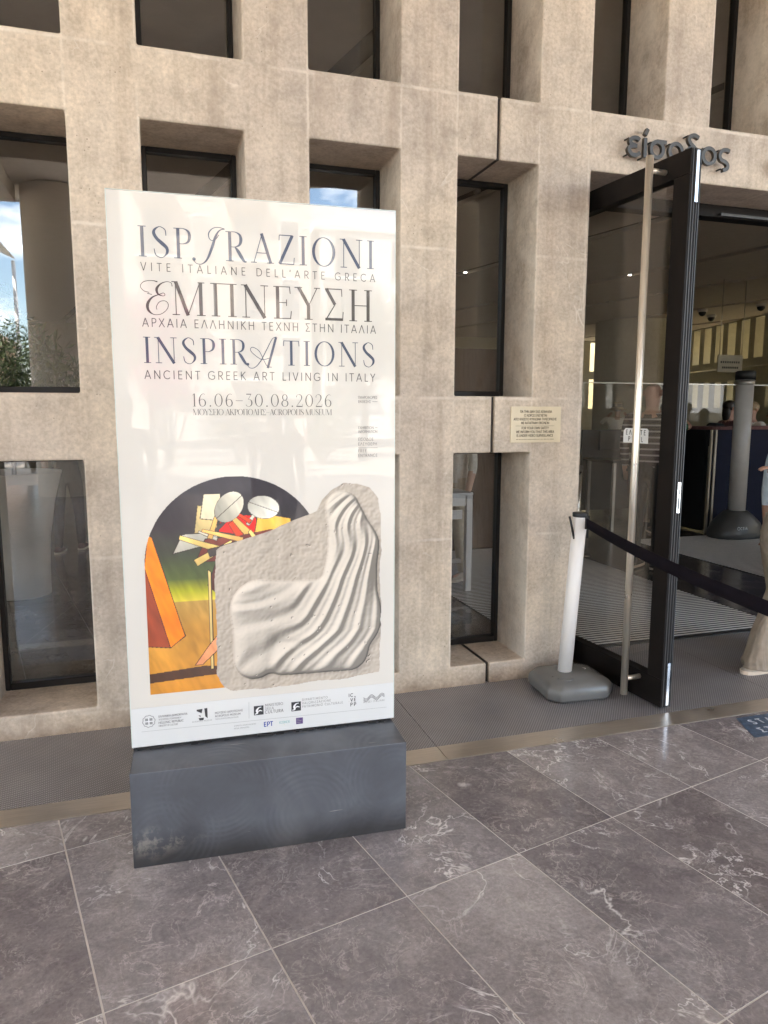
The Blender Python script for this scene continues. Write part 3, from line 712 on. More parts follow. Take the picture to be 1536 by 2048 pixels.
def lattice(name, m, xs0, xs1, z0, z1, y0, y1, openings, parent, bevel=0.009, mtx=None):
    """solid wall between y0 and y1 with rectangular openings (x0,x1,z0,z1)"""
    xs = sorted({xs0, xs1} | {min(max(o[k], xs0), xs1) for o in openings for k in (0, 1)})
    zs = sorted({z0, z1} | {min(max(o[k], z0), z1) for o in openings for k in (2, 3)})
    def solid(i, j):
        if i < 0 or j < 0 or i >= len(xs) - 1 or j >= len(zs) - 1: return False
        cx, cz = (xs[i] + xs[i + 1]) / 2, (zs[j] + zs[j + 1]) / 2
        return not any(o[0] < cx < o[1] and o[2] < cz < o[3] for o in openings)
    v, f = [], []; idx = {}
    def P(i, j, k):
        key = (i, j, k)
        if key not in idx: idx[key] = len(v); v.append((xs[i], (y0, y1)[k], zs[j]))
        return idx[key]
    for i in range(len(xs) - 1):
        for j in range(len(zs) - 1):
            if not solid(i, j): continue
            f.append((P(i, j, 0), P(i + 1, j, 0), P(i + 1, j + 1, 0), P(i, j + 1, 0)))
            f.append((P(i, j, 1), P(i, j + 1, 1), P(i + 1, j + 1, 1), P(i + 1, j, 1)))
            if not solid(i - 1, j): f.append((P(i, j, 0), P(i, j + 1, 0), P(i, j + 1, 1), P(i, j, 1)))
            if not solid(i + 1, j): f.append((P(i + 1, j, 0), P(i + 1, j, 1), P(i + 1, j + 1, 1), P(i + 1, j + 1, 0)))
            if not solid(i, j - 1): f.append((P(i, j, 0), P(i, j, 1), P(i + 1, j, 1), P(i + 1, j, 0)))
            if not solid(i, j + 1): f.append((P(i, j + 1, 0), P(i + 1, j + 1, 0), P(i + 1, j + 1, 1), P(i, j + 1, 1)))
    if mtx is not None: v = [tuple(mtx @ Vector(p)) for p in v]
    me = bpy.data.meshes.new(name); me.from_pydata(v, [], f); me.update()
    o = link_mesh(name, me, m, parent)
    if bevel:
        md = o.modifiers.new('bevel', 'BEVEL'); md.width = bevel; md.segments = 2; md.limit_method = 'ANGLE'; md.angle_limit = R(40)
    return W(o)

YF, YG = 3.759, 4.15
rows = [(0.122, 1.364), (1.682, 2.941), (3.260, 4.520), (4.84, 5.9)]
ops = []
for k in range(-8, 14):
    for (a, b) in rows: ops.append((0.8 * k, 0.8 * k + 0.48, a, b))
DX0, DX1 = 2.412, 5.28
ops = [o for o in ops if not (o[2] < 2 and o[0] >= 2.39 and o[1] <= 5.29)]
door_op = (DX0, DX1, -0.5, 2.941)
JX0, JX1 = 1.827, 1.846
lattice('concrete_wall', M['concrete'], -6.32, JX0, -0.05, 7.0, YF, 4.215, ops, museum)
lattice('concrete_wall', M['concrete'], JX1, 11.9, -0.05, 7.0, YF + 0.0015, 4.216, ops + [door_op], museum)
for z0, z1 in ((-0.05, .118), (1.368, 1.678), (2.945, 3.256), (4.524, 4.836), (5.91, 6.99)):
    W(box('joint_seal', (JX0 - .001, YF + .022, z0), (JX1 + .001, 4.20, z1), M['hair_dark'], museum))

pane_n = 0
for k in range(-5, 10):
    for ri, (a, b) in enumerate(rows[:3]):
        x0, x1 = 0.8 * k, 0.8 * k + 0.48
        if ri < 2 and x0 > 2.39 and x1 < 5.29: continue
        t = 0.026
        q = MB()
        y0, y1 = YG - 0.028, YG + 0.028
        q.box((x0 + .001, y0, a + .001), (x0 + t, y1, b - .001)); q.box((x1 - t, y0, a + .001), (x1 - .001, y1, b - .001))
        q.box((x0 + t, y0, a + .001), (x1 - t, y1, a + t + .012)); q.box((x0 + t, y0, b - t), (x1 - t, y1, b - .001))
        fr = W(q.build('window', M['frame'], museum, 0.003, 1))
        W(box('pane', (x0 + t - .004, YG - .004, a + t), (x1 - t + .004, YG + .004, b - t + .004), M['glass'], fr))
# small metal clip left on the sill of the fourth window
W(box('sill_bracket', (2.00, 4.02, 1.683), (2.045, 4.055, 1.690), M['chrome'], museum))

# entrance: header frame, closer track
q = MB(); q.box((DX0 + .002, YG - .05, 2.862), (DX1 - .002, YG + .05, 2.939)); q.box((DX0 + .002, YG - .05, -0.003), (DX0 + .055, YG + .05, 2.861)); q.box((DX1 - .055, YG - .05, -0.003), (DX1 - .002, YG + .05, 2.861))
W(q.build('door_frame', M['door'], museum, 0.003, 1))
W(box('closer_track', (3.60, YG - .075, 2.868), (4.9, YG - .052, 2.885), M['edge_dark'], museum))

# the open glazed door leaf
def door_leaf(hx, hy, ang, flip, label=None):
    """local x runs from the hinge to the leading edge, local y is the thickness"""
    mtx = Matrix.Translation((hx, hy, 0)) @ Matrix.Rotation(ang, 4, 'Z')
    s = flip
    Lx, t = 1.038, 0.070
    ya, yb = (0, t) if s > 0 else (-t, 0)
    q = MB()
    q.box((0.0, ya, .168), (.085, yb, 2.752), mtx=mtx)
    q.box((Lx - .110, ya, .168), (Lx - .0, yb, 2.752), mtx=mtx)
    q.box((0, ya, .012), (Lx, yb, .1675), mtx=mtx); q.box((0, ya, 2.7525), (Lx, yb, 2.872), mtx=mtx)
    d = W(q.build('entrance_door', M['door'], museum, 0.0025, 1))
    ym = (ya + yb) / 2
    W(box('pane', (.08, ym - .006, .163), (Lx - .105, ym + .006, 2.757), M['glass_door'], d, mtx=mtx))
    # grooves and lock plates on the leading edge
    g = MB()
    for yy in (.014, .030, .0475): g.box((Lx - .001, s * yy - .0022, .014), (Lx + .0035, s * yy + .0022, 2.868), mtx=mtx)
    W(g.build('edge_profile', M['edge_dark'], d))
    W(box('seal_strip', (Lx - .001, s * .059 - .003, .014), (Lx + .006, s * .059 + .003, 2.868), M['black'], d, mtx=mtx))
    for z0, z1 in ((2.62, 2.862), (.022, .26)):
        W(box('edge_bolt', (Lx + .0036, s * .040 - .009, z0), (Lx + .007, s * .040 + .009, z1), M['chrome'], d, mtx=mtx))
    lp = W(box('lock_plate', (Lx + .0036, s * .040 - .010, 1.075), (Lx + .0065, s * .040 + .010, 1.235), M['chrome'], d, mtx=mtx))
    for z0, z1 in ((1.095, 1.155), (1.172, 1.196)):
        W(box('keyhole', (Lx + .0066, s * .040 - .004, z0), (Lx + .0072, s * .040 + .004, z1), M['black'], d, mtx=mtx))
    # full height pull bar on both faces
    for side in (-1, 1):
        yo = (-0.105 if side < 0 else t + .105) * s
        h = MB(); xb = Lx - .068
        h.tube([mtx @ Vector((xb - .10 + .0, yo, .045)), mtx @ Vector((xb - .10, yo, 2.868))], .0195, 16)
        hh = W(h.build('pull_handle', M['inox'], d))
        for z in (.135, 2.80):
            e = MB(); yf = (0 if side < 0 else t) * s
            e.tube([mtx @ Vector((xb - .10, yo, z)), mtx @ Vector((xb - .10, yf, z))], .013, 12)
            W(e.build('standoff', M['inox'], d))
    return d, mtx
dL, mL = door_leaf(2.4735, 4.15, R(-85.65), 1)
dR, mR = door_leaf(5.215, 4.15, R(-94.35), -1)
# pull notice stuck to the glass of the left leaf
def flat(name, vs2, fs, m, parent, mtx, off=0.0):
    v = [tuple(mtx @ Vector((x, off, z))) for x, z in vs2]
    me = bpy.data.meshes.new(name); me.from_pydata(v, [], fs); me.update()
    return link_mesh(name, me, m, parent)
SG = serif_glyphs(); NG = sans_glyphs(); NB = sans_glyphs(0.17); NB2 = sans_glyphs(0.125)
mS = Matrix.Translation((2.4735, 4.15, 0)) @ Matrix.Rotation(R(-85.65), 4, 'Z')
x0, x1, z0, z1 = .612, .812, 1.425, 1.506
W(flat('pull_notice', [(x0, z0), (x1, z0), (x1, z1 - .01), (x1 - .01, z1), (x0 + .016, z1), (x0, z1 - .016)], [(0, 1, 2, 3, 4, 5)], M['ink_white'], dL, mS, .0275))
v, f = set_text(list('ΕΛΞΑΤΕ'), NB, x0 + .020, x1 - .020, 1.470, .027); set_text(list('PULL'), NB, x0 + .040, x1 - .040, 1.433, .027, v, f)
W(flat('notice_lettering', v, f, M['ink_black'], dL, mS, .0268))

# raised lettering on the header
w_ = .20
def lc(*p): return ('c', [(x, y, w_) for x, y in p])
def ll(*p): return ('l', [(x, y, w_) for x, y in p])
LOW = {
 'ε': (0.84, [lc((.74, .84), (.60, .92), (.40, .92), (.22, .82), (.24, .62), (.48, .54)), ll((.30, .52), (.60, .52)), lc((.48, .52), (.22, .46), (.13, .28), (.28, .10), (.46, .06), (.66, .10), (.78, .20))]),
 'ί': (0.46, [ll((.24, .0), (.24, .98)), ll((.22, 1.12), (.36, 1.44))]),
 'σ': (1.12, [ell(.50, .47, .36, .40, w_, w_), ll((.46, .88), (1.04, .88))]),
 'ο': (1.04, [ell(.52, .49, .38, .40, w_, w_)]),
 'δ': (1.02, [ell(.50, .43, .37, .36, w_, w_), lc((.62, .80), (.36, 1.0), (.24, 1.20), (.34, 1.38), (.58, 1.44), (.84, 1.34))]),
 'ς': (0.84, [lc((.78, .86), (.56, .92), (.30, .86), (.16, .62), (.26, .38), (.54, .28), (.70, .12), (.64, -.08), (.40, -.16))]),
 'e': (1.02, [lc((.14, .52), (.86, .54), (.82, .76), (.66, .90), (.48, .92), (.24, .80), (.13, .50), (.24, .18), (.48, .06), (.70, .09), (.84, .20))]),
 'n': (1.00, [ll((.16, .0), (.16, 1.0)), lc((.16, .62), (.34, .86), (.58, .90), (.78, .76), (.82, .5), (.82, .0))]),
 't': (0.66, [lc((.30, 1.3), (.30, .6), (.32, .2), (.46, .06), (.62, .08)), ll((.06, .88), (.62, .88))]),
 'r': (0.66, [ll((.16, .0), (.16, 1.0)), lc((.16, .58), (.30, .82), (.48, .92), (.64, .90))]),
 'a': (0.98, [lc((.18, .84), (.40, .93), (.64, .88), (.78, .68), (.80, .4), (.80, .0)), lc((.78, .52), (.50, .54), (.22, .44), (.14, .26), (.26, .08), (.50, .08), (.74, .24))]),
 'c': (0.86, [lc((.80, .82), (.62, .92), (.42, .92), (.20, .78), (.12, .5), (.20, .2), (.42, .06), (.62, .06), (.80, .16))])}
def header_word(word, x0, x1, zb, xh):
    nat = sum(LOW[c][0] for c in word); k = (x1 - x0) / (nat * xh); x = x0
    for ch in word:
        adv, strokes = LOW[ch]; q = MB(); allp = []
        for si, (kind, pts) in enumerate(strokes):
            if kind == 'c': pts = catmull(pts, 5)
            vs, fs = [], []
            ribbon(vs, fs, [(x + a * xh * k, zb + b_ * xh, c_ * xh) for a, b_, c_ in pts], kind == 'o'); allp += vs
            yf_, yb_ = YF - .052 - .0004 * si, YF - .032 + .0004 * si; nv = len(vs)
            V = [(a, yf_, b_) for a, b_ in vs] + [(a, yb_, b_) for a, b_ in vs]
            F = list(fs) + [tuple(i + nv for i in reversed(f_)) for f_ in fs]
            cnt = {}
            for f_ in fs:
                for i in range(4): e = (f_[i], f_[(i + 1) % 4]); cnt[e] = 1
            for (i, j) in cnt:
                if (j, i) not in cnt: F.append((j, i, i + nv, j + nv))
            q.add(V, F)
        o = W(q.build('letter', M['letter'], museum))
        for zz in (min(p[1] for p in allp) + .012, max(p[1] for p in allp) - .012):
            near = min(allp, key=lambda p: abs(p[1] - zz) + .3 * abs(p[0] - x)); pin = MB()
            pin.tube([(near[0], YF - .034, near[1]), (near[0], YF + .004, near[1])], .005, 8); W(pin.build('pin', M['black'], o))
        x += adv * xh * k
header_word('είσοδος', 2.602, 3.318, 3.026, 0.106)
header_word('entrance', 3.645, 4.56, 3.026, 0.106)

# upper storeys, canopy and roof
q = MB(); q.prism([(-14, 3.757), (-14, -12.9), (-2.5, -8.0), (1.4, -8.0), (2.7, -5.5), (6.4, -3.9), (15, -3.9), (15, 3.757)], 5.62, 6.2); W(q.build('canopy_slab', M['soffit'], museum))
W(box('canopy_beam', (-14, -1.6, 5.30), (15, -1.15, 5.618), M['soffit'], museum))
W(box('canopy_beam', (-2.6, -6.9, 5.34), (-2.2, -1.61, 5.617), M['soffit'], museum))
W(box('roof_slab', (-9.5, 3.75, 7.002), (22, 28, 7.6), M['soffit'], museum))
for cx, cy, r in ((-1.55, -6.9, 0.58), (4.5, -3.6, 1.15), (-9.0, -8.2, .58)):
    q = MB(); q.lathe([(r, -0.05), (r, 5.60)], (cx, cy, 0), 48, cap=False); W(q.build('column', M['soffit'], museum))

# hall: ceiling panels with lighting slots between them
W(box('ceiling_void', (-9, 4.23, 4.70), (21, 27.4, 4.9), M['ceil_gap'], museum))
us = [-6.4, -3.2, -0.05, 3.05, 6.2, 9.4, 12.62, 15.24, 18.4, 21.6, 24.8]
for a, b in zip(us[:-1], us[1:]):
    poly = [uv2xy(a + .13, -14), uv2xy(b - .13, -14), uv2xy(b - .13, 30), uv2xy(a + .13, 30)]
    for c in ((1, 0, 21), (-1, 0, 9), (0, 1, 27.3), (0, -1, -4.235)): poly = clip(poly, *c)
    if area(poly) < .1: continue
    q = MB(); q.prism(poly, 4.5, 4.56); W(q.build('ceiling_panel', M['ceiling'], museum))
# right wall with two rows of slots
wd = Vector((-0.25, -0.968, 0)).normalized(); P0 = Vector((18.85, 22.33, 0))
wm = Matrix(((wd.x, wd.y, 0, P0.x), (wd.y, -wd.x, 0, P0.y), (0, 0, 1, 0), (0, 0, 0, 1)))
# local y grows away from the hall
nloc = Vector((wd.y, -wd.x, 0))
if nloc.x < 0: wm = Matrix(((wd.x, -wd.y, 0, P0.x), (wd.y, wd.x, 0, P0.y), (0, 0, 1, 0), (0, 0, 0, 1)))
slots = []
for k in range(-6, 24):
    slots.append((k * .8 + .02, k * .8 + .50, 3.25, 4.46))
    if k % 7 not in (4, 5, 6): slots.append((k * .8 + .15, k * .8 + .55, 1.72, 2.6))
lattice('slotted_wall', M['hallwall'], -5, 19, -0.05, 4.7, 0, .45, slots, museum, 0, wm)
W(box('wall_rail', (-5, -.03, 2.98), (19, -.002, 3.02), M['trim'], museum, mtx=wm))
bslots = [(k * .8, k * .8 + .48, a, b) for k in range(21, 24) for a, b in ((1.7, 2.94), (3.25, 4.46))]
lattice('back_wall', M['hallwall'], -9, 21, -0.05, 4.7, 27.0, 27.4, bslots, museum, 0)
W(box('side_wall', (-9.3, 4.22, -.05), (-9.02, 27.4, 4.7), M['hallwall'], museum))
W(box('garden_wall', (8, 34, -.06), (34, 34.4, 6.5), M['ochre_wall'], museum))
gm = wm @ Matrix.Translation((0, 8.0, 0))
W(box('garden_wall', (-12, 0, -.06), (24, .4, 6.2), M['ochre_wall'], museum, mtx=gm))
# curved partition seen through the glass door
q = MB(); q.lathe([(1.15, 0), (1.15, 4.45)], (14.9, 20.5, 0), 40, cap=False); W(q.build('curved_partition', M['hallwall'], museum))
W(box('dark_partition', (0.9, 7.72, 0), (4.15, 7.86, 2.3), M['brown_cloth'], museum))
# downlights in the slots, dome cameras
def downlight(x, y, lit):
    q = MB(); q.lathe([(.045, 0.0), (.05, .05), (.02, .08)], (x, y, 4.50), 12); o = W(q.build('downlight', M['trim'], museum))
    if lit:
        r = MB(); r.lathe([(.001, -.004), (.035, -.004)], (x, y, 4.50), 12, cap=False); W(r.build('lamp', M['lamp'], o))
for u in (6.2, 9.4, 12.62, 15.24, 18.4):
    for v in np.arange(-1.0, 16, 1.55):
        x, y = uv2xy(u, v)
        if y < 4.6 or x > 16: continue
        downlight(x, y, random.random() < 0.45)

# ------------------------------------------------------------------ exhibition poster stand
stand = empty('poster_stand', (-0.125, 2.517, 0), math.atan2(-0.051, 0.9987))
tag(stand, 'tall cream glass exhibition poster slotted into a low blue-black steel block', 'poster stand')
q = MB(); q.box((0, 0, 0), (.998, .470, .353)); q.build('base_block', M['base'], stand, 0.0025, 2)
PW, PZ0, PZ1, PT = 1.0065, 0.363, 2.331, 0.034
sm = Matrix.Translation((-0.125, 2.517, 0)) @ Matrix.Rotation(math.atan2(-0.051, 0.9987), 4, 'Z')
pm = Matrix.Translation((-0.1185, 2.7022, 0)) @ Matrix.Rotation(math.atan2(-0.0328, 0.99946), 4, 'Z')
pl = sm.inverted() @ pm
q = MB(); q.box((0, .004, PZ0), (PW, PT, PZ1)); panel = q.build('display_panel', M['panel_body'], stand, 0.002, 1)
panel.matrix_basis = pl
def on_panel(name, vs, fs, m, d):
    me = bpy.data.meshes.new(name); me.from_pydata([(x, -d, z) for x, z in vs], [], fs); me.update()
    return link_mesh(name, me, m, panel)
def rect(x0, x1, z0, z1): return [(x0, z0), (x1, z0), (x1, z1), (x0, z1)], [(0, 1, 2, 3)]
q = MB(); q.box((.0012, 0, .5135), (PW - .0012, .0038, PZ1 - .0012)); q.build('printed_sheet', M['paper'], panel)
q = MB(); q.box((.0012, 0, PZ0 + .0008), (PW - .0012, .0038, .5131)); q.build('printed_sheet', M['paper_white'], panel)
q = MB()
q.box((-.0016, -.0006, PZ0), (.0010, PT + .0004, PZ1)); q.box((PW - .0010, -.0006, PZ0), (PW + .0016, PT + .0004, PZ1)); q.box((-.0016, -.0006, PZ1), (PW + .0016, PT + .0004, PZ1 + .0016))
q.build('edge_trim', M['panel_edge'], panel)
q = MB(); q.box((.004, .004, .3532), (PW - .012, PT + .02, PZ0 + .001))
for _ in range(26):
    x = random.uniform(0, PW - .05); q.box((x, -.004 - random.random() * .004, .3532), (x + random.uniform(.01, .05), .006, .3532 + random.uniform(.003, .008)))
q.build('seal', M['black'], panel)

def line(tokens, G, x0, x1, z, cap, m, d=.0007, name='lettering'):
    v, f = set_text(tokens, G, x0, x1, z, cap); return on_panel(name, v, f, m, d)
tok = lambda s: list(s)
def letters(tokens, x0, x1, z, cap, m):
    each = []; set_text(tokens, SG, x0, x1, z, cap, each=each)
    for v, f in each:
        if f: on_panel('letter', v, f, m, .0007)
letters(tok('ISP') + ['i~'] + tok('RAZIONI'), .0955, .927, 2.1195, .101, M['ink_navy'])
line(tok("VITE ITALIANE DELL'ARTE GRECA"), NG, .1010, .930, 2.0735, .0275, M['ink_grey'])
letters(['e~'], .1185, .20, 1.937, .083, M['ink_brown'])
letters(tok('MΠNEYΣH'), .200, .9215, 1.929, .114, M['ink_brown'])
line(tok('ΑΡΧΑΙΑ ΕΛΛΗΝΙΚΗ ΤΕΧΝΗ ΣΤΗΝ ΙΤΑΛΙΑ'), NG, .0985, .933, 1.8865, .0295, M['ink_grey'])
letters(tok('INSPIR') + ['a~'] + tok('TIONS'), .0985, .930, 1.7635, .089, M['ink_navy'])
line(tok('ANCIENT GREEK ART LIVING IN ITALY'), NG, .0985, .9305, 1.7090, .0300, M['ink_grey'])
letters(tok('16.06–30.08.2026'), .2555, .7625, 1.6145, .0455, M['ink_grey'])
line(tok('MOYΣEIO AKPOΠOΛHΣ–ACROPOLIS MUSEUM'), SG, .2580, .7620, 1.5840, .0215, M['ink_grey'])
v, f = set_text(tok('ΠΛΗΡΟΦΟΡΙΕΣ'), NG, .8625, .9385, 1.6452, .0100); set_text(tok('ΕΚΘΕΣΗΣ'), NG, .8625, .9130, 1.6295, .0100, v, f)
ribbon(v, f, [(.918, 1.6345, .0012), (.9385, 1.6345, .0012)])
set_text(tok('EXHIBITION'), NG, .8625, .9240, 1.5315, .0100, v, f); ribbon(v, f, [(.929, 1.5365, .0012), (.9385, 1.5365, .0012)])
set_text(tok('INFORMATION'), NG, .8625, .9385, 1.5165, .0100, v, f)
set_text(tok('ΕΙΣΟΔΟΣ'), NG, .8620, .9230, 1.4870, .0115, v, f); set_text(tok('ΕΛΕΥΘΕΡΗ'), NG, .8620, .9370, 1.4690, .0115, v, f)
ribbon(v, f, [(.8620, 1.4600, .0012), (.9385, 1.4600, .0012)])
set_text(tok('FREE'), NG, .8620, .8960, 1.4435, .0115, v, f); set_text(tok('ENTRANCE'), NG, .8620, .9385, 1.4255, .0115, v, f)
on_panel('lettering', v, f, M['ink_grey'], .0007)

# ---- the two printed pictures: plain invented stand-ins with the same colours and outline
def smooth(a, b, x): t = np.clip((x - a) / (b - a), 0, 1); return t * t * (3 - 2 * t)
def fnoise(X, Z, octs=((30, 1), (70, .6), (160, .4)), seed=1):
    r = np.random.default_rng(seed); out = np.zeros_like(X)
    for f_, a in octs:
        g = r.random((80, 80)); u = (X * f_ / 4) % 79; w = (Z * f_ / 4) % 79
        i, j = u.astype(int), w.astype(int); fu, fw = u - i, w - j; fu = fu * fu * (3 - 2 * fu); fw = fw * fw * (3 - 2 * fw)
        out += a * ((g[i, j] * (1 - fu) + g[i + 1, j] * fu) * (1 - fw) + (g[i, j + 1] * (1 - fu) + g[i + 1, j + 1] * fu) * fw - .5)
    return out
def inpoly(X, Z, P):
    ins = np.zeros(X.shape, bool); n = len(P)
    for i in range(n):
        x0, z0 = P[i]; x1, z1 = P[(i + 1) % n]
        if z0 == z1: continue
        c = ((z0 > Z) != (z1 > Z)) & (X < (x1 - x0) * (Z - z0) / (z1 - z0) + x0); ins ^= c
    return ins
def segd(X, Z, a, b, ra, rb):
    ax, az = a; bx, bz = b; dx, dz = bx - ax, bz - az
    t = np.clip(((X - ax) * dx + (Z - az) * dz) / (dx * dx + dz * dz + 1e-12), 0, 1)
    return np.hypot(X - ax - t * dx, Z - az - t * dz) - (ra + (rb - ra) * t)

def picture_mat(name):
    m, n, l, p = nm(name); a = n.new('ShaderNodeAttribute'); a.attribute_name = 'print'
    l.new(a.outputs['Color'], p.inputs['Base Color']); p.inputs['Roughness'].default_value = .5
    p.inputs['Coat Weight'].default_value = 1; p.inputs['Coat Roughness'].default_value = .004; p.inputs['Coat IOR'].default_value = 1.42
    return m
def picture(name, col, mask, X, Z, d):
    nx, nz = X.shape
    keep = mask[:-1, :-1] & mask[1:, :-1] & mask[:-1, 1:] & mask[1:, 1:]
    I, J = np.nonzero(keep); idx = np.arange(nx * nz).reshape(nx, nz)
    F = np.stack([idx[I, J], idx[I + 1, J], idx[I + 1, J + 1], idx[I, J + 1]], 1)
    used, inv = np.unique(F, return_inverse=True); F = inv.reshape(F.shape)
    V = np.stack([X.ravel()[used], np.full(len(used), -d), Z.ravel()[used]], 1)
    me = bpy.data.meshes.new(name); me.from_pydata(V.tolist(), [], F.tolist()); me.update()
    ca = me.color_attributes.new('print', 'FLOAT_COLOR', 'POINT')
    cc = np.ones((len(used), 4), np.float32); cc[:, :3] = col.reshape(-1, 3)[used]; ca.data.foreach_set('color', cc.ravel())
    return link_mesh(name, me, picture_mat(name + '_ink'), panel)

gx = np.arange(.066, .962, .0020); gz = np.arange(.542, 1.372, .0020)
X, Z = np.meshgrid(gx, gz, indexing='ij')
def lay(col, m, c, soft=None):
    c = np.asarray(c, float); mm = m.astype(float)[..., None]
    col[:] = col * (1 - mm) + (c if c.ndim > 1 else c[None, None, :]) * mm
def outline(col, P, w=.0016, c=(.02, .015, .012)):
    for i in range(len(P)): lay(col, segd(X, Z, P[i], P[(i + 1) % len(P)], w, w) < 0, c)
# left picture: arched field, dark sky over a yellow horizon and ochre ground, leaning orange slab, stacked studio shapes
col = np.zeros(X.shape + (3,))
def grad(stops):
    out = np.zeros(X.shape + (3,))
    zs = [s[0] for s in stops]
    for k in range(3): out[..., k] = np.interp(Z, zs, [s[1][k] for s in stops])
    return out
n1 = fnoise(X, Z, seed=3)
col[:] = grad([(.54, (.42, .19, .055)), (.80, (.47, .25, .08)), (.905, (.42, .27, .10)), (.908, (.62, .52, .12)), (.945, (.36, .36, .06)), (.99, (.075, .10, .035)), (1.08, (.035, .045, .028)), (1.18, (.022, .02, .022)), (1.37, (.018, .014, .02))])
col *= (1 + .22 * n1)[..., None]
sh = [(.07, .640), (.27, .655), (.40, .640), (.40, .610), (.30, .618), (.07, .605)]
lay(col, inpoly(X, Z, sh), (.05, .022, .012))
def shape(P, c, shade=0.18, ow=.0014):
    m = inpoly(X, Z, P); zz = (Z - min(p[1] for p in P)) / (max(p[1] for p in P) - min(p[1] for p in P) + 1e-6)
    lay(col, m, np.asarray(c)[None, None, :] * (1 - shade + 2 * shade * zz + .12 * n1)[..., None]); outline(col, P, ow)
shape([(.070, 1.13), (.082, 1.155), (.205, .775), (.148, .735), (.070, .745)], (.26, .062, .035), .1)
shape([(.070, 1.04), (.086, 1.155), (.100, 1.150), (.203, .776), (.150, .734)], (.80, .25, .065), .06)
for P, c in (([(.245, 1.135), (.330, 1.15), (.330, 1.25), (.262, 1.26)], (.55, .43, .22)), ([(.270, 1.21), (.345, 1.20), (.345, 1.30), (.285, 1.30)], (.66, .58, .42)),
             ([(.335, 1.16), (.480, 1.13), (.470, 1.215), (.345, 1.225)], (.60, .05, .035)), ([(.455, 1.10), (.610, 1.12), (.600, 1.20), (.480, 1.225)], (.66, .40, .13)),
             ([(.17, 1.085), (.325, 1.12), (.335, 1.16), (.205, 1.155)], (.42, .40, .34)), ([(.250, 1.05), (.420, 1.05), (.400, 1.14), (.285, 1.135)], (.13, .03, .022)),
             ([(.290, .96), (.330, 1.07), (.410, 1.07), (.375, .94), (.33, .92)], (.07, .022, .02)), ([(.395, 1.0), (.440, 1.12), (.455, 1.10), (.40, .93), (.375, .95)], (.60, .55, .46)),
             ([(.292, .640), (.303, .640), (.303, 1.01), (.292, 1.02)], (.62, .47, .22)), ([(.330, .665), (.341, .665), (.341, .965), (.330, .975)], (.58, .44, .2)),
             ([(.383, .645), (.393, .645), (.386, .90), (.376, .90)], (.64, .50, .26)), ([(.395, 1.13), (.52, 1.14), (.50, 1.05), (.42, 1.02)], (.70, .36, .10)),
             ([(.325, .80), (.345, .955), (.385, .96), (.398, .82), (.375, .73), (.345, .735)], (.74, .36, .24)), ([(.235, .66), (.262, .66), (.345, .735), (.325, .775), (.29, .735)], (.66, .30, .17))):
    shape(P, c)
pr2 = random.Random(5)
for k in range(16):
    cx, cz = pr2.uniform(.26, .52), pr2.uniform(1.03, 1.22); L, w, a = pr2.uniform(.03, .08), pr2.uniform(.006, .016), pr2.uniform(0, 3.1)
    ca, sa = math.cos(a), math.sin(a)
    shape([(cx + ca * u - sa * v, cz + sa * u + ca * v) for u, v in ((-L, -w), (L, -w * .6), (L, w * .6), (-L, w))], pr2.choice([(.70, .52, .22), (.60, .55, .46), (.12, .03, .025), (.55, .08, .05), (.72, .44, .18), (.05, .04, .04)]), .3, .001)
for (cx, cz, rx, rz, a, c) in ((.375, 1.250, .062, .045, .9, (.66, .62, .52)), (.500, 1.245, .058, .042, -.2, (.78, .75, .66))):
    for k, (dx, dz) in enumerate(((0, 0),)):
        ca, sa = math.cos(a), math.sin(a); u = ((X - cx) * ca + (Z - cz) * sa) / rx; w = (-(X - cx) * sa + (Z - cz) * ca) / rz
        rr_ = np.hypot(u, w)
        lay(col, rr_ < 1.03, (.03, .02, .02)); m = rr_ < 1
        lay(col, m, np.asarray(c)[None, None, :] * np.clip(.75 + .3 * u - .1 * w, .25, 1.1)[..., None])
        lay(col, m & (abs(w + .25 * u) < .03), (.08, .06, .05))
arch = (X > .0705) & (X < .722) & (((X - .396) / .3255) ** 2 + ((np.maximum(Z, 1.045) - 1.045) / .319) ** 2 < 1) & (Z > .5605 - .0 * X)
br = fnoise(X + .4 * Z, Z * .35, ((60, 1), (190, .9), (420, .6)), 31); col = col * (1 + .30 * br)[..., None]; sat = col.mean(-1, keepdims=True); col = np.clip(sat + (col - sat) * 1.25, 0.004, 1) * 1.12
picture('painted_picture', col, arch, X, Z, .0006)
# right picture: weathered marble slab carved with plain rounded bands
slab = [(.3205, 1.090), (.335, 1.102), (.50, 1.150), (.60, 1.188), (.700, 1.226), (.715, 1.262), (.752, 1.300), (.80, 1.326), (.862, 1.326), (.910, 1.310), (.938, 1.262), (.950, 1.20), (.953, 1.06),
        (.948, .985), (.955, .84), (.948, .60), (.945, .563), (.87, .560), (.80, .548), (.70, .552), (.60, .545), (.50, .541), (.44, .545), (.40, .541), (.36, .546), (.335, .565), (.312, .620), (.318, .80), (.314, .95)]
ed = fnoise(X, Z, ((60, 1), (200, .7)), 9) * .006
mask = inpoly(X + ed, Z + ed, slab)
def smin(a, b, k): h_ = np.clip(.5 + .5 * (b - a) / k, 0, 1); return b + (a - b) * h_ - k * h_ * (1 - h_)
mass = None
for a, b, ra, rb in (((.455, .665), (.470, .86), .075, .095), ((.48, .86), (.80, .80), .105, .15), ((.81, .80), (.845, 1.08), .125, .090),
                     ((.845, 1.08), (.800, 1.235), .088, .060), ((.56, .655), (.82, .66), .060, .075)):
    s_ = segd(X, Z, a, b, ra, rb); mass = s_ if mass is None else smin(mass, s_, .03)
wx, wz = fnoise(X, Z, ((14, 1), (34, .35)), 21), fnoise(X, Z, ((13, 1), (30, .35)), 22)
mass = mass + .012 * wx + .006 * wz
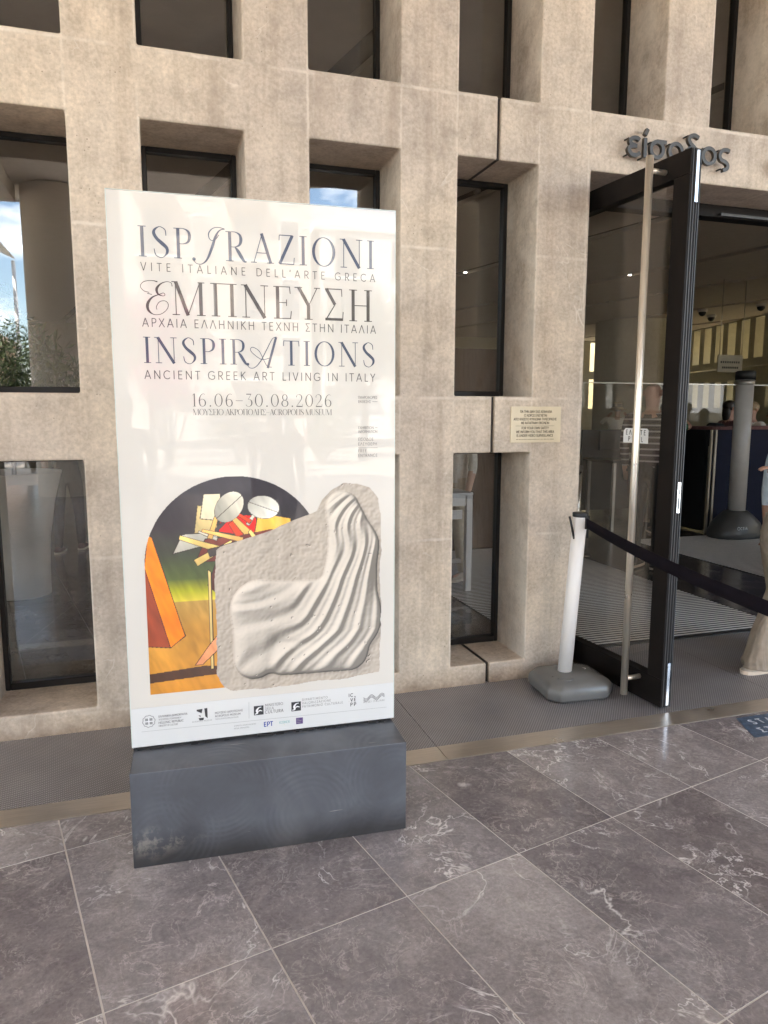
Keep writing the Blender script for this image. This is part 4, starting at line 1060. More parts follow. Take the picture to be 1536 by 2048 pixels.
th_ = np.arctan2(1.52 - Z, 1.02 - X)
ph = th_ * 10.5 + .75 * wx + 1.1 * np.sin(5.2 * X + 3.1 * wz) + 10 * np.clip(.75 - Z, 0, .3) * (X - .4)
f1 = .5 + .5 * np.sin(2 * PI * ph); f2 = .5 + .5 * np.sin(2 * PI * (2.3 * ph + 1.5 * wz))
fold = f1 ** 1.6 * (.75 + .25 * f2) + .22 * f2 * (1 - f1)
dome = np.sqrt(np.clip(1 - np.clip(1 + mass / .055, 0, 1) ** 2, 0, 1))
hgt = np.where(mass < 0, .008 + dome * (.024 + .019 * fold), 0)
carved = hgt > .001
def blur(a, n):
    for _ in range(n): a = (a + np.roll(a, 1, 0) + np.roll(a, -1, 0) + np.roll(a, 1, 1) + np.roll(a, -1, 1)) / 5
    return a
hb = blur(hgt, 2); nz_ = fnoise(X, Z, ((60, 1), (150, .8), (400, .7)), 5)
hb = hb + nz_ * np.where(carved, .0013, .0030) - .004 * (fnoise(X, Z, ((260, 1), (500, .6)), 77) > .62)
gxx, gzz = np.gradient(hb, .0020)
lam = np.clip((-(gxx) * (-.62) + -(gzz) * .60 + .62) / np.sqrt(gxx ** 2 + gzz ** 2 + 1), 0, 1.4)
occ = blur(np.where(carved, 0, np.roll(np.roll(hgt, 8, 0), -6, 1)), 6)
lum = .24 + .70 * lam - 7 * occ
cm = np.where(carved[..., None], np.array([.74, .66, .56])[None, None], np.array([.64, .55, .45])[None, None])
cm = cm * np.clip(lum, .08, 1.12)[..., None] * (1 + .10 * fnoise(X, Z, ((20, 1), (50, .8)), 8))[..., None]
picture('relief_picture', np.clip(cm, .01, 1), mask, X, Z, .0009)

# ---- credits strip
v, f = [], []
ribbon(v, f, [(.034, .4225, .0009), (.9765, .4125, .0009)]); ribbon(v, f, [(.4285, .4945, .0009), (.4275, .4285, .0009)])
on_panel('rule', v, f, M['ink_light'], .0006)
v, f = [], []
set_text(tok('ΕΛΛΗΝΙΚΗ ΔΗΜΟΚΡΑΤΙΑ'), NB2, .0965, .2004, .4705, .0082, v, f); set_text(tok('ΥΠΟΥΡΓΕΙΟ ΠΟΛΙΤΙΣΜΟΥ'), NG, .0965, .178, .4590, .0068, v, f)
set_text(tok('HELLENIC REPUBLIC'), NB2, .0955, .186, .4460, .0085, v, f); set_text(tok('MINISTRY OF CULTURE'), NG, .0955, .165, .4345, .0068, v, f)
set_text(tok('ACROPOLIS MUSEUM'), NG, .2165, .2885, .4365, .0052, v, f)
set_text(tok('ΜΟΥΣΕΙΟ ΑΚΡΟΠΟΛΗΣ'), NB2, .3005, .4050, .4610, .0080, v, f); set_text(tok('ACROPOLIS MUSEUM'), NB2, .3005, .3960, .4480, .0080, v, f)
set_text(tok('THEACROPOLISMUSEUM.GR'), NG, .3005, .3880, .4375, .0052, v, f)
set_text(tok('MINISTERO'), NG, .4895, .5590, .4690, .0110, v, f); set_text(tok('DELLA'), NG, .4890, .5230, .4560, .0098, v, f); set_text(tok('CULTURA'), NB2, .4885, .5600, .4405, .0125, v, f)
set_text(tok('DIPARTIMENTO'), NG, .6330, .7350, .4760, .0095, v, f); set_text(tok('VALORIZZAZIONE'), NG, .6330, .7480, .4620, .0095, v, f); set_text(tok('PATRIMONIO CULTURALE'), NG, .6330, .7965, .4480, .0095, v, f)
set_text(tok('MUSEI ITALIANI'), NG, .8805, .9680, .4395, .0080, v, f)
set_text(tok('ΧΟΡΗΓΟΙ ΕΠΙΚΟΙΝΩΝΙΑΣ'), NG, .3700, .4530, .4020, .0050, v, f); set_text(tok('MEDIA SPONSORS'), NG, .3700, .4270, .3915, .0050, v, f)
on_panel('lettering', v, f, M['ink_grey'], .0006)
v, f = set_text(tok('IC_'), NB, .8195, .8500, .4715, .0140); set_text(tok('.VE'), NB, .8195, .8500, .4520, .0140, v, f); set_text(tok('PP'), NB, .8260, .8500, .4320, .0150, v, f)
on_panel('lettering', v, f, M['ink_black'], .0006)
v, f = set_text(tok('ΕΡΤ'), NB, .4825, .5195, .3880, .0190); on_panel('lettering', v, f, M['ink_blue'], .0006)
v, f = set_text(tok('KOSMOS'), NG, .5420, .5840, .3930, .0100); on_panel('lettering', v, f, M['ink_teal'], .0006)
v, f = set_text(tok('V'), NG, .5600, .5670, .3850, .0050); on_panel('lettering', v, f, M['ink_yellow'], .0006)
on_panel('emblem', *rect(.6085, .6355, .3835, .4090), M['ink_purple'], .0006)
v, f = [], []
for k in range(3): ribbon(v, f, [(.612, .4035 - .0065 * k, .0020), (.612 + (.010, .018, .015)[k], .4035 - .0065 * k, .0020)])
on_panel('emblem', v, f, M['ink_light'], .0009)
# national emblem: wreath round a square with a cross
v, f = [], []
wr = [(.0620 + .0215 * math.cos(a) * (1 + .05 * math.sin(10 * a)), .4625 + .0135 * 0 + .0225 * math.sin(a) * (1 + .05 * math.sin(10 * a)) - .002, .0026) for a in np.linspace(0, 2 * PI, 60, endpoint=False)]
ribbon(v, f, wr, True)
on_panel('emblem', v, f, M['ink_light'], .0006)
on_panel('emblem', *rect(.0490, .0750, .4480, .4720), M['ink_light'], .0006)
v, f = rect(.0600, .0640, .4470, .4730); b = rect(.0480, .0760, .4580, .4620); f.append((4, 5, 6, 7)); v += b[0]
on_panel('emblem', v, f, M['ink_white'], .0010)
# museum emblem: dark angular pieces
v, f = [], []
for P in ([(.2340, .4860), (.2560, .4870), (.2520, .4700), (.2340, .4800)], [(.2620, .4880), (.2735, .4885), (.2735, .4480), (.2650, .4560)], [(.2400, .4640), (.2500, .4600), (.2460, .4560)], [(.2400, .4520), (.2600, .4520), (.2580, .4420), (.2440, .4420)]):
    b = len(v); v += P; f.append(tuple(range(b, b + len(P))))
on_panel('emblem', v, f, M['ink_black'], .0006)
for x0, z0, s_ in ((.4465, .4385, .0370), (.5910, .4380, .0375)):
    on_panel('emblem', *rect(x0, x0 + s_, z0, z0 + s_), M['ink_black'], .0006)
    v, f = [], []
    ribbon(v, f, [(x0 + s_ * a, z0 + s_ * b, s_ * w) for a, b, w in catmull([(.08, .12, .06), (.35, .22, .16), (.30, .5, .22), (.5, .78, .12), (.78, .84, .06)], 5)])
    ribbon(v, f, [(x0 + s_ * a, z0 + s_ * b, s_ * w) for a, b, w in catmull([(.42, .34, .05), (.6, .48, .12), (.86, .40, .06)], 5)])
    on_panel('emblem', v, f, M['ink_white'], .0010)
v, f = [], []
for k in range(3):
    p_ = [(.8810 + .0868 * t, .4630 - .0052 * k + .0072 * math.sin(t * 4 * PI + PI) + .004 * t, .0019) for t in np.linspace(0, 1, 40)]
    ribbon(v, f, p_)
on_panel('emblem', v, f, M['ink_grey'], .0006)

# ------------------------------------------------------------------ surveillance notice on the pillar
sg = empty('wall_sign', (2.107, YF, 1.52)); tag(sg, 'cream rectangular video surveillance notice screwed to the concrete pillar left of the door', 'sign')
def sbox(n, a, b, m, par, bv=0): return W(box(n, a, b, m, par, bv))
sbox('plate', (1.946, YF - .006, 1.4205), (2.268, YF + .0012, 1.6255), M['sign'], sg, .001)
def on_wall(name, v, f, m, par, y):
    me = bpy.data.meshes.new(name); me.from_pydata([(x, y, z) for x, z in v], [], f); me.update(); return W(link_mesh(name, me, m, par))
v, f = [], []
for s_, x0, x1, z in (('ΓΙΑ ΤΗΝ ΔΙΚΗ ΣΑΣ ΑΣΦΑΛΕΙΑ', 2.002, 2.208, 1.590), ('Ο ΧΩΡΟΣ ΕΛΕΓΧΕΤΑΙ', 2.028, 2.176, 1.5685), ('ΑΠΟ ΚΛΕΙΣΤΟ ΚΥΚΛΩΜΑ ΤΗΛΕΟΡΑΣΗΣ', 1.962, 2.240, 1.547), ('ΜΕ ΚΑΤΑΓΡΑΦΗ ΕΙΚΟΝΩΝ', 2.010, 2.192, 1.5255),
                      ('FOR YOUR OWN SAFETY', 2.014, 2.190, 1.4965), ('WE INFORM YOU THAT THIS AREA', 1.980, 2.226, 1.475), ('IS UNDER VIDEO SURVEILLANCE', 1.983, 2.220, 1.4535)):
    set_text(tok(s_), NB, x0, x1, z, .0138, v, f)
ribbon(v, f, [(1.976, 1.5155, .0012), (2.224, 1.5155, .0012)])
for k in range(26): x = 1.982 + k * .0094; ribbon(v, f, [(x, 1.4385, .0026), (x + random.uniform(.004, .008), 1.4385, .0026)])
on_wall('lettering', v, f, M['sign_text'], sg, YF - .0064)

# ------------------------------------------------------------------ floor sticker
fs_ = empty('floor_sticker', (3.1, 2.8, 0)); tag(fs_, 'blue vinyl queue sticker with white lettering stuck on the stone floor by the trim', 'sticker')
q = MB(); q.prism([(2.779, 2.694), (3.46, 2.694), (3.55, 2.906), (2.864, 2.906)], .0002, .0012); W(q.build('vinyl_sheet', M['vinyl_blue'], fs_))
v, f = set_text(tok('STAND HERE'), NB, 2.895, 3.42, 2.818, .050); set_text(tok('ΣΤΑΘΕΙΤΕ ΕΔΩ'), NB, 2.865, 3.44, 2.728, .050, v, f)
me = bpy.data.meshes.new('lettering'); me.from_pydata([(x, y, .0018) for x, y in v], [], f); me.update(); W(link_mesh('lettering', me, M['vinyl_white'], fs_))

# ------------------------------------------------------------------ queue post and belt
qp = empty('queue_post', (2.232, 3.50, 0)); tag(qp, 'white plastic queue barrier post on a grey moulded foot beside the open door', 'barrier post')
def foot_ring(s, z, ch=.30):
    P = []
    for cx, cy in ((1, -1), (1, 1), (-1, 1), (-1, -1)):
        P += [(cx * (1 - ch), cy), (cx, cy * (1 - ch))] if cx * cy < 0 else [(cx, cy * (1 - ch)), (cx * (1 - ch), cy)]
    a = R(-4); return [(2.238 + s * (x * math.cos(a) * 1.09 - y * math.sin(a)), 3.510 + s * (x * math.sin(a) + y * math.cos(a)), z) for x, y in P]
rings = [foot_ring(.165, .001), foot_ring(.182, .012), foot_ring(.187, .052), foot_ring(.181, .080), foot_ring(.162, .100), foot_ring(.090, .125), foot_ring(.052, .130)]
V_l = [p for r_ in rings for p in r_]; F_l = [tuple(range(7, -1, -1)), tuple(range(48, 56))]
for i in range(6):
    for k in range(8): F_l.append((i * 8 + k, i * 8 + (k + 1) % 8, i * 8 + 8 + (k + 1) % 8, i * 8 + 8 + k))
q = MB(); q.add(V_l, F_l, smooth=True); ft = W(q.build('foot', M['post_base'], qp, .014, 3, ang=12))
q = MB(); q.tube([(2.110, 3.430, .114), (2.150, 3.385, .112), (2.185, 3.392, .114)], .006, 8); q.tube([(2.095, 3.47, .112), (2.165, 3.425, .118)], .005, 8); W(q.build('moulded_rib', M['post_base'], ft))
q = MB(); q.tube([(2.295 + .024 * math.cos(a) * 1.6, 3.50 + .014 * math.sin(a), .124) for a in np.linspace(0, 2 * PI, 20)], .0035, 6); q.tube([(2.33, 3.50, .12), (2.365, 3.475, .110), (2.375, 3.50, .108)], .0035, 6); W(q.build('filler_loop', M['scan_post'], ft))
pb, pt_ = Vector((2.196, 3.500, .118)), Vector((2.258, 3.497, 1.020))
q = MB(); q.tube([pb, pb.lerp(pt_, .5), pt_], .0395, 28); W(q.build('post', M['post_white'], qp))
q = MB(); q.tube([pt_ - Vector((0, 0, .004)), pt_ + Vector((.0004, 0, .020))], .0435, 28)
W(q.build('cap', M['black'], qp, .003))
for sx in (-1, 1):
    q = MB(); c_ = pt_ + Vector((sx * .046, -.012, 0)); q.tube([c_ + Vector((sx * (.030 if sx < 0 else 0), 0, .002)), c_ + Vector((sx * (.012 if sx < 0 else 0), 0, -.06)), c_ + Vector((sx * -.004, 0, -.125))], .0065, 8)
    W(q.build('belt_clip', M['black'], qp))
bl = empty('barrier_belt', (2.1, 2.6, 0)); tag(bl, 'black webbing barrier belt stretched from the white post across the doorway', 'barrier belt')
A, B = Vector((2.272, 3.455, .985)), Vector((1.809, 1.05, .978))
pts = []
q = MB(); n_ = 26; vv, ff = [], []
for i in range(n_ + 1):
    t = i / n_; p = A.lerp(B, t); sag = -.050 * 4 * t * (1 - t); tw = .004 * math.sin(t * 5)
    for dz, dx in ((.027, tw), (-.027, -tw)):
        vv.append((p.x + dx, p.y, p.z + dz + sag)); vv.append((p.x + dx + .0018, p.y + .0003, p.z + dz + sag))
for i in range(n_):
    a = i * 4; b_ = a + 4
    ff += [(a, a + 2, b_ + 2, b_), (a + 1, b_ + 1, b_ + 3, a + 3), (a, b_, b_ + 1, a + 1), (a + 2, a + 3, b_ + 3, b_ + 2)]
q.add(vv, ff, smooth=True); W(q.build('webbing', M['belt'], bl))
q = MB(); q.box((A.x - .008, A.y - .004, A.z - .034), (A.x + .012, A.y + .03, A.z + .034)); W(q.build('belt_end', M['black'], bl, .003))
# second post that carries the other end, just outside the picture
qp2 = copy_tree(qp); qp2.location = (1.79, 0.98, 0); qp2['label'] = 'white plastic queue barrier post on a grey foot holding the near end of the belt'
qp2['group'] = qp['group'] = 'white queue barrier posts'

# ------------------------------------------------------------------ entrance mats in the hall
def mat_thing(x0, x1, y0, y1, label):
    t = empty('entrance_mat', ((x0 + x1) / 2, (y0 + y1) / 2, 0)); tag(t, label, 'mat', 'aluminium entrance mats')
    W(box('backing', (x0, y0, -.0042), (x1, y1, .002), M['matdark'], t))
    q = MB(); y = y0 + .012
    while y < y1 - .03:
        q.box((x0 + .004, y, .0022), (x1 - .004, y + .021, .0045)); y += .0455
    o = W(q.build('bar', M['bar'], t)); o['kind'] = 'stuff'
mat_thing(2.43, 4.47, 4.165, 7.64, 'long ribbed aluminium entrance mat directly behind the open glass door')
mat_thing(5.63, 7.70, 4.165, 7.64, 'ribbed aluminium entrance mat further right under the scanner pillar')

# ------------------------------------------------------------------ hall furniture
pt = empty('planter', (-1.14, 6.86, 0)); tag(pt, 'tall white tapered round planter standing inside behind the lower left window', 'planter')
q = MB(); q.lathe([(.20, 0), (.232, .01), (.236, .25), (.252, .50), (.30, .80), (.362, 1.05), (.372, 1.072), (.372, 1.082), (.335, 1.082), (.325, 1.06), (.30, .98)], (-1.14, 6.86, 0), 40, cap=False); W(q.build('pot', M['planter'], pt))
q = MB(); q.lathe([(.001, 1.0), (.305, 1.0)], (-1.14, 6.86, 0), 30, cap=False); W(q.build('soil', M['soil'], pt))
for k in range(4):
    a = 1.1 + k * 1.5; q = MB(); bx_, by_ = -1.20 + .09 * math.cos(a), 6.84 + .09 * math.sin(a)
    q.tube([(bx_, by_, 1.0), (bx_ + .02, by_, 1.5), (bx_ + .06 * math.cos(a), by_ + .05, 2.0)], [.016, .013, .009], 8); W(q.build('stem', M['bark'], pt))

def leaves(name, centres, n, spread, size, m, parent, seed, long=3.2, flat_=1.0):
    r = np.random.default_rng(seed); V, F = [], []
    for i in range(n):
        c = centres[r.integers(len(centres))]; p = r.normal(0, 1, 3); p /= np.linalg.norm(p) + 1e-6
        p = p * spread * r.random() ** .45; p[2] *= flat_; p = p + np.array(c)
        d = r.normal(0, 1, 3); d[2] += .5; d /= np.linalg.norm(d); e = np.cross(d, r.normal(0, 1, 3)); e /= np.linalg.norm(e) + 1e-6
        L = size * long * (.6 + .8 * r.random()); w = size * (.7 + .5 * r.random()); b = len(V)
        V += [tuple(p), tuple(p + d * L * .5 + e * w * .5), tuple(p + d * L), tuple(p + d * L * .5 - e * w * .5)]; F.append((b, b + 1, b + 2, b + 3))
    me = bpy.data.meshes.new(name); me.from_pydata(V, [], F); me.update(); o = link_mesh(name, me, m, parent); o['kind'] = 'stuff'; return W(o)
leaves('foliage', [(-1.22, 6.85, 1.75), (-1.05, 6.95, 2.0), (-1.45, 6.9, 2.1), (-.90, 6.85, 1.85), (-1.3, 6.8, 2.3), (-.80, 6.9, 1.7)], 2600, .36, .028, M['leaf2'], pt, 4, 4.5)

# white steel table by the fourth window
tb = empty('steel_table', (2.2, 6.0, 0)); tag(tb, 'white steel side table standing on the entrance mat behind the fourth window', 'table')
sbox('table_top', (1.62, 5.80, .868), (2.66, 6.30, .892), M['white_table'], tb, .002)
sbox('apron', (1.66, 5.815, .775), (2.60, 5.835, .867), M['white_table'], tb)
sbox('drawer_front', (1.66, 5.84, .655), (2.575, 5.86, .735), M['white_table'], tb)
sbox('stretcher', (1.66, 5.90, .245), (2.60, 5.935, .285), M['white_table'], tb)
for x, y in ((2.60, 5.80), (2.60, 6.24), (1.62, 5.80), (1.62, 6.24)):
    q = MB(); q.box((x, y, .0085), (x + .055, y + .055, .867)); W(q.build('leg', M['white_table'], tb, .003))

# stainless post further in
sp = empty('steel_queue_post', (4.46, 6.95, 0)); tag(sp, 'slim stainless steel queue post seen through the glass door near its hinge', 'barrier post')
q = MB(); q.lathe([(.16, .0085), (.16, .018), (.03, .026)], (4.46, 6.95, 0), 28); W(q.build('foot', M['chrome'], sp))
q = MB(); q.tube([(4.46, 6.95, .02), (4.46, 6.95, .94)], .024, 16); W(q.build('post', M['chrome'], sp))
q = MB(); q.lathe([(.03, .94), (.036, .95), (.036, 1.0), (.02, 1.012)], (4.46, 6.95, 0), 16); W(q.build('cap', M['black'], sp))

# walk-through scanner pillar
sc_ = empty('scanner_pillar', (7.08, 7.42, 0)); tag(sc_, 'grey cylindrical scanner pillar with black cap in front of the navy counter', 'scanner')
q = MB(); q.lathe([(.104, .28), (.104, 1.99)], (7.08, 7.42, 0), 32); W(q.build('pillar', M['scan_post'], sc_))
q = MB(); q.lathe([(.118, 1.99), (.118, 2.085), (.10, 2.10)], (7.08, 7.42, 0), 32); W(q.build('cap', M['black'], sc_))
q = MB(); q.lathe([(.108, 1.93), (.112, 1.94), (.112, 1.985)], (7.08, 7.42, 0), 32); W(q.build('collar', M['trim'], sc_))
nn = 32; vv, ff = [], []
for j, (rx, ry, z) in enumerate(((.36, .24, .009), (.37, .25, .03), (.355, .245, .10), (.30, .22, .20), (.20, .17, .29), (.125, .125, .345), (.112, .112, .35))):
    for k in range(nn):
        a = 2 * PI * k / nn; vv.append((7.08 + rx * math.copysign(abs(math.cos(a)) ** .8, math.cos(a)), 7.42 + ry * math.copysign(abs(math.sin(a)) ** .8, math.sin(a)), z))
for j in range(6):
    for k in range(nn): ff.append((j * nn + k, j * nn + (k + 1) % nn, (j + 1) * nn + (k + 1) % nn, (j + 1) * nn + k))
q = MB(); q.add(vv, ff, smooth=True); W(q.build('foot', M['scan_base'], sc_))
v, f = set_text(tok('CEIA'), NB, 0, .105, 0, .034); ribbon(v, f, [(-.028 + .019 * math.cos(a), .017 + .019 * math.sin(a), .006) for a in np.linspace(0, 2 * PI, 20, endpoint=False)], True)
me = bpy.data.meshes.new('logo'); me.from_pydata([(6.935 + x, 7.176 + .055 * z * 10 * .1 + .12 * (x > 2), .135 + z) for x, z in v], [], f); me.update()
W(link_mesh('logo', me, M['ink_white'], sc_))

# navy counter and black x-ray tunnel
ct = empty('security_counter', (8.4, 8.1, 0)); tag(ct, 'navy blue security counter panel with brown top rail behind the scanner pillar', 'counter')
sbox('front_panel', (6.99, 7.80, .02), (11.5, 7.86, 1.36), M['navy'], ct)
sbox('top_rail', (6.93, 7.76, 1.362), (11.6, 8.30, 1.40), M['maroon_cloth'], ct)
for x in (6.93, 7.00, 8.15):
    sbox('edge_trim', (x, 7.775, .0), (x + .03, 7.799, 1.36), M['trim'], ct)
sbox('black_unit', (8.20, 7.62, .02), (9.6, 7.799, 1.20), M['black'], ct, .01)
sbox('vent', (8.35, 7.612, .92), (8.75, 7.619, .935), M['trim'], ct); sbox('vent', (8.35, 7.612, .87), (8.75, 7.619, .885), M['trim'], ct)
sbox('warning_label', (8.30, 7.612, .18), (8.38, 7.619, .24), M['ink_yellow'], ct)
sbox('side_panel', (6.93, 7.87, .02), (6.98, 9.3, 1.36), M['black'], ct)
xt = empty('tray_table', (6.35, 8.6, 0)); tag(xt, 'black table with trays between the door edge and the navy counter', 'table')
sbox('table_top', (5.75, 8.2, .92), (6.86, 8.9, .955), M['black'], xt)
for x, y in ((5.8, 8.24), (6.78, 8.24), (5.8, 8.82), (6.78, 8.82)): sbox('leg', (x, y, 0), (x + .04, y + .04, .919), M['trim'], xt)
sbox('back_board', (5.75, 8.93, .2), (6.86, 8.96, 1.34), M['black'], xt)
q = MB(); q.box((6.2, 8.3, .956), (6.62, 8.6, 1.03)); W(q.build('tray', M['scan_post'], xt, .02))
sbox('monitor', (5.95, 8.80, 1.06), (6.42, 8.84, 1.33), M['black'], xt, .01)

# glass balustrade line over the counter
gb = empty('glass_screen', (8.5, 9.7, 0)); tag(gb, 'clear glass screen with thin top edge rising behind the security counter', 'screen')
sbox('pane', (6.2, 9.70, .1), (11.5, 9.712, 2.02), M['glass_screen'], gb); sbox('top_edge', (6.2, 9.695, 2.021), (11.5, 9.717, 2.035), M['trim'], gb)
# hanging sign
hs = empty('hanging_sign', (12.4, 13.6, 3.0)); tag(hs, 'small white two-line sign hanging from the ceiling over the hall', 'sign')
sbox('sign_board', (12.18, 13.6, 2.48), (12.86, 13.63, 2.86), M['hallwall'], hs)
v, f = [], []
for z, a, b in ((2.70, 12.25, 12.80), (2.58, 12.30, 12.76)):
    for k in range(9): x = a + (b - a) * k / 9; ribbon(v, f, [(x, z, .045), (x + .040, z, .045)])
on_wall('lettering', v, f, M['ink_black'], hs, 13.598)
for x in (12.22, 12.84): q = MB(); q.tube([(x, 13.615, 2.86), (x, 13.615, 4.5)], .008, 6); W(q.build('rod', M['trim'], hs))
# dome cameras
for i, (x, y, lb) in enumerate(((15.18, 17.68, 'black dome camera on the hall ceiling nearest the door edge'), (16.3, 18.6, 'second black dome camera on the hall ceiling, lower and further back'), (15.91, 16.29, 'black dome camera on the hall ceiling furthest right'))):
    dc = empty('dome_camera', (x, y, 4.4)); tag(dc, lb, 'camera', 'dome cameras on the hall ceiling')
    q = MB(); q.lathe([(.13, 4.498), (.14, 4.44), (.11, 4.42)], (x, y, 0), 20); W(q.build('housing', M['scan_post'], dc))
    q = MB(); q.lathe([(.105, 4.42), (.10, 4.37), (.06, 4.32), (.005, 4.30)], (x, y, 0), 20, cap=False); W(q.build('dome', M['black'], dc))
# framed boards on the slotted wall
for i, (s0_, lb) in enumerate(((5.1, 'dark framed board on the far hall wall left of the other one'), (6.15, 'dark framed board on the far hall wall, right hand one'))):
    fb = empty('framed_board', tuple(wm @ Vector((s0_ - .0, -.05, 2.1)))); tag(fb, lb, 'board', 'framed boards on the hall wall')
    W(box('frame', (s0_, -.05, 1.55), (s0_ + .75, -.003, 2.65), M['black'], fb, mtx=wm)); W(box('sheet', (s0_ + .06, -.055, 1.62), (s0_ + .69, -.051, 2.58), M['trim'], fb, mtx=wm))

# ------------------------------------------------------------------ people
def person(label, loc, yaw, h=1.70, shirt='white_shirt', legs='beige', skin='skin', hair='hair_dark', arms=None, stance=(.0, .0), hat=None, group=None,
           wide=1.0, skirt=False, lean=0.0, bald=False, sleeves=.45, shoe='shoe', bulk=1.0, cat='person', bag=False, hair_len=0.0, fingers=False):
    """faces local +Y; fractions of the height h. arms = {'L': (elbow, wrist), 'R': (...)} in local fractions"""
    root = empty('person', loc, yaw); tag(root, label, cat, group)
    b = bulk
    J = {'pel': (0, 0, .53), 'wai': (0, lean * .25, .62), 'che': (0, lean * .7, .735), 'nek': (0, lean, .83), 'jaw': (0, lean + .008, .875), 'hed': (0, lean + .006, .935), 'crn': (0, lean, .968)}
    rad = {'pel': (.085 * b, .062 * b), 'wai': (.072 * b, .056 * b), 'che': (.088 * b, .064 * b), 'nek': (.031, .031), 'jaw': (.036, .040), 'hed': (.045, .056), 'crn': (.030, .038)}
    E_ = [('pel', 'wai'), ('wai', 'che'), ('che', 'nek'), ('nek', 'jaw'), ('jaw', 'hed'), ('hed', 'crn')]
    arms = arms or {}
    for s, S in ((-1, 'L'), (1, 'R')):
        st = stance[0 if s < 0 else 1]
        J['sh' + S] = (s * .108 * b, lean * .95, .805); rad['sh' + S] = (.036, .036)
        el, wr = arms.get(S, ((s * .135, -.01 + lean * .5, .635), (s * .140, .045 + lean * .3, .49)))
        J['el' + S], J['wr' + S] = el, wr; rad['el' + S] = (.025, .025); rad['wr' + S] = (.016, .018)
        d = (Vector(wr) - Vector(el)).normalized(); J['ha' + S] = tuple(Vector(wr) + d * .035); rad['ha' + S] = (.014, .024)
        J['hi' + S] = (s * .052 * b, 0, .50); rad['hi' + S] = (.056 * b * wide, .060 * b)
        J['kn' + S] = (s * .055, st * .45 + .012, .285); rad['kn' + S] = (.036 * wide, .038 * wide)
        J['an' + S] = (s * .055, st * 1.0 - .01, .050 if not skirt else .055); rad['an' + S] = (.026 * wide ** 1.5, .030 * wide ** 1.5) if not skirt else (.021, .023)
        J['he' + S] = (s * .055, st - .02, .030); rad['he' + S] = (.018, .020)
        J['to' + S] = (s * .062, st + .085, .018); rad['to' + S] = (.020, .014)
        E_ += [('che', 'sh' + S), ('sh' + S, 'el' + S), ('el' + S, 'wr' + S), ('wr' + S, 'ha' + S), ('pel', 'hi' + S), ('hi' + S, 'kn' + S), ('kn' + S, 'an' + S), ('an' + S, 'he' + S), ('he' + S, 'to' + S)]
    if fingers:
        for S in ('L', 'R'):
            hb_ = Vector(J['ha' + S]); d = (hb_ - Vector(J['wr' + S])).normalized(); side = d.cross(Vector((0, 0, 1))).normalized(); nrm = side.cross(d)
            for k, L_f in enumerate((.042, .047, .044, .036)):
                o_ = side * (-.016 + .0105 * k)
                n1_, n2_, n3_ = 'f%s%da' % (S, k), 'f%s%db' % (S, k), 'f%s%dc' % (S, k)
                J[n1_] = tuple(hb_ + o_ + d * .006); J[n2_] = tuple(hb_ + o_ * 1.15 + d * (.006 + L_f * .55) - nrm * .008); J[n3_] = tuple(hb_ + o_ * 1.1 + d * (.006 + L_f * .8) - nrm * .024)
                for n_ in (n1_, n2_, n3_): rad[n_] = (.0052, .0052)
                E_ += [('ha' + S, n1_), (n1_, n2_), (n2_, n3_)]
            t1, t2 = 't%sa' % S, 't%sb' % S
            J[t1] = tuple(hb_ - side * .022 - d * .008 - nrm * .008); J[t2] = tuple(hb_ - side * .026 + d * .018 - nrm * .018); rad[t1] = rad[t2] = (.0062, .0062)
            E_ += [('ha' + S, t1), (t1, t2)]
    names = list(J); idx = {n: i for i, n in enumerate(names)}
    me = bpy.data.meshes.new('body'); me.from_pydata([tuple(c * h for c in J[n]) for n in names], [(idx[a], idx[c]) for a, c in E_], [])
    o = bpy.data.objects.new('body', me); COL.objects.link(o)
    md = o.modifiers.new('skin', 'SKIN'); md.use_smooth_shade = True
    for n in names:
        sv = me.skin_vertices[0].data[idx[n]]; r_ = rad[n]; sv.radius = (r_[0] * h, r_[1] * h); sv.use_root = (n == 'pel')
    sd = o.modifiers.new('sub', 'SUBSURF'); sd.levels = sd.render_levels = 2
    dg = bpy.context.evaluated_depsgraph_get(); m2 = bpy.data.meshes.new_from_object(o.evaluated_get(dg)); bpy.data.objects.remove(o)
    m2.name = 'body'; mats = [M[skin], M[shirt], M[legs]]
    body = link_mesh('body', m2, mats, root)
    P = np.zeros(len(m2.polygons) * 3); m2.polygons.foreach_get('center', P); P = P.reshape(-1, 3) / h
    segs = [(np.array(J[a]), np.array(J[c]), a, c) for a, c in E_]
    best = np.full(len(P), 9.); mi = np.zeros(len(P), int); tt = np.zeros(len(P))
    for a, c, na, nc in segs:
        d = c - a; t = np.clip(((P - a) @ d) / (d @ d + 1e-9), 0, 1); ds = np.linalg.norm(P - a - t[:, None] * d, axis=1) - .5 * (rad[na][0] + rad[nc][0])
        k = na[:2] + nc[:2]
        if k in ('pewa', 'wach', 'chsh'): v_ = np.full(len(P), 1)
        elif k == 'chne': v_ = np.where(t < .72, 1, 0)
        elif k == 'shel': v_ = np.where(t < (1.1 if sleeves >= 1 else sleeves * 1.6), 1, 0)
        elif k == 'elwr': v_ = np.where(t < (sleeves - 1) * 2, 1, 0) if sleeves > 1 else np.zeros(len(P), int)
        elif k in ('pehi', 'hikn'): v_ = np.full(len(P), 2)
        elif k == 'knan': v_ = np.full(len(P), 0 if skirt else 2)
        else: v_ = np.zeros(len(P), int)
        u = ds < best; best[u] = ds[u]; mi[u] = v_[u]
    low = (P[:, 2] < .56) & (mi == 1) & (abs(P[:, 0]) < .12); mi[low] = 2
    m2.polygons.foreach_set('material_index', mi.astype(np.int32)); m2.update()
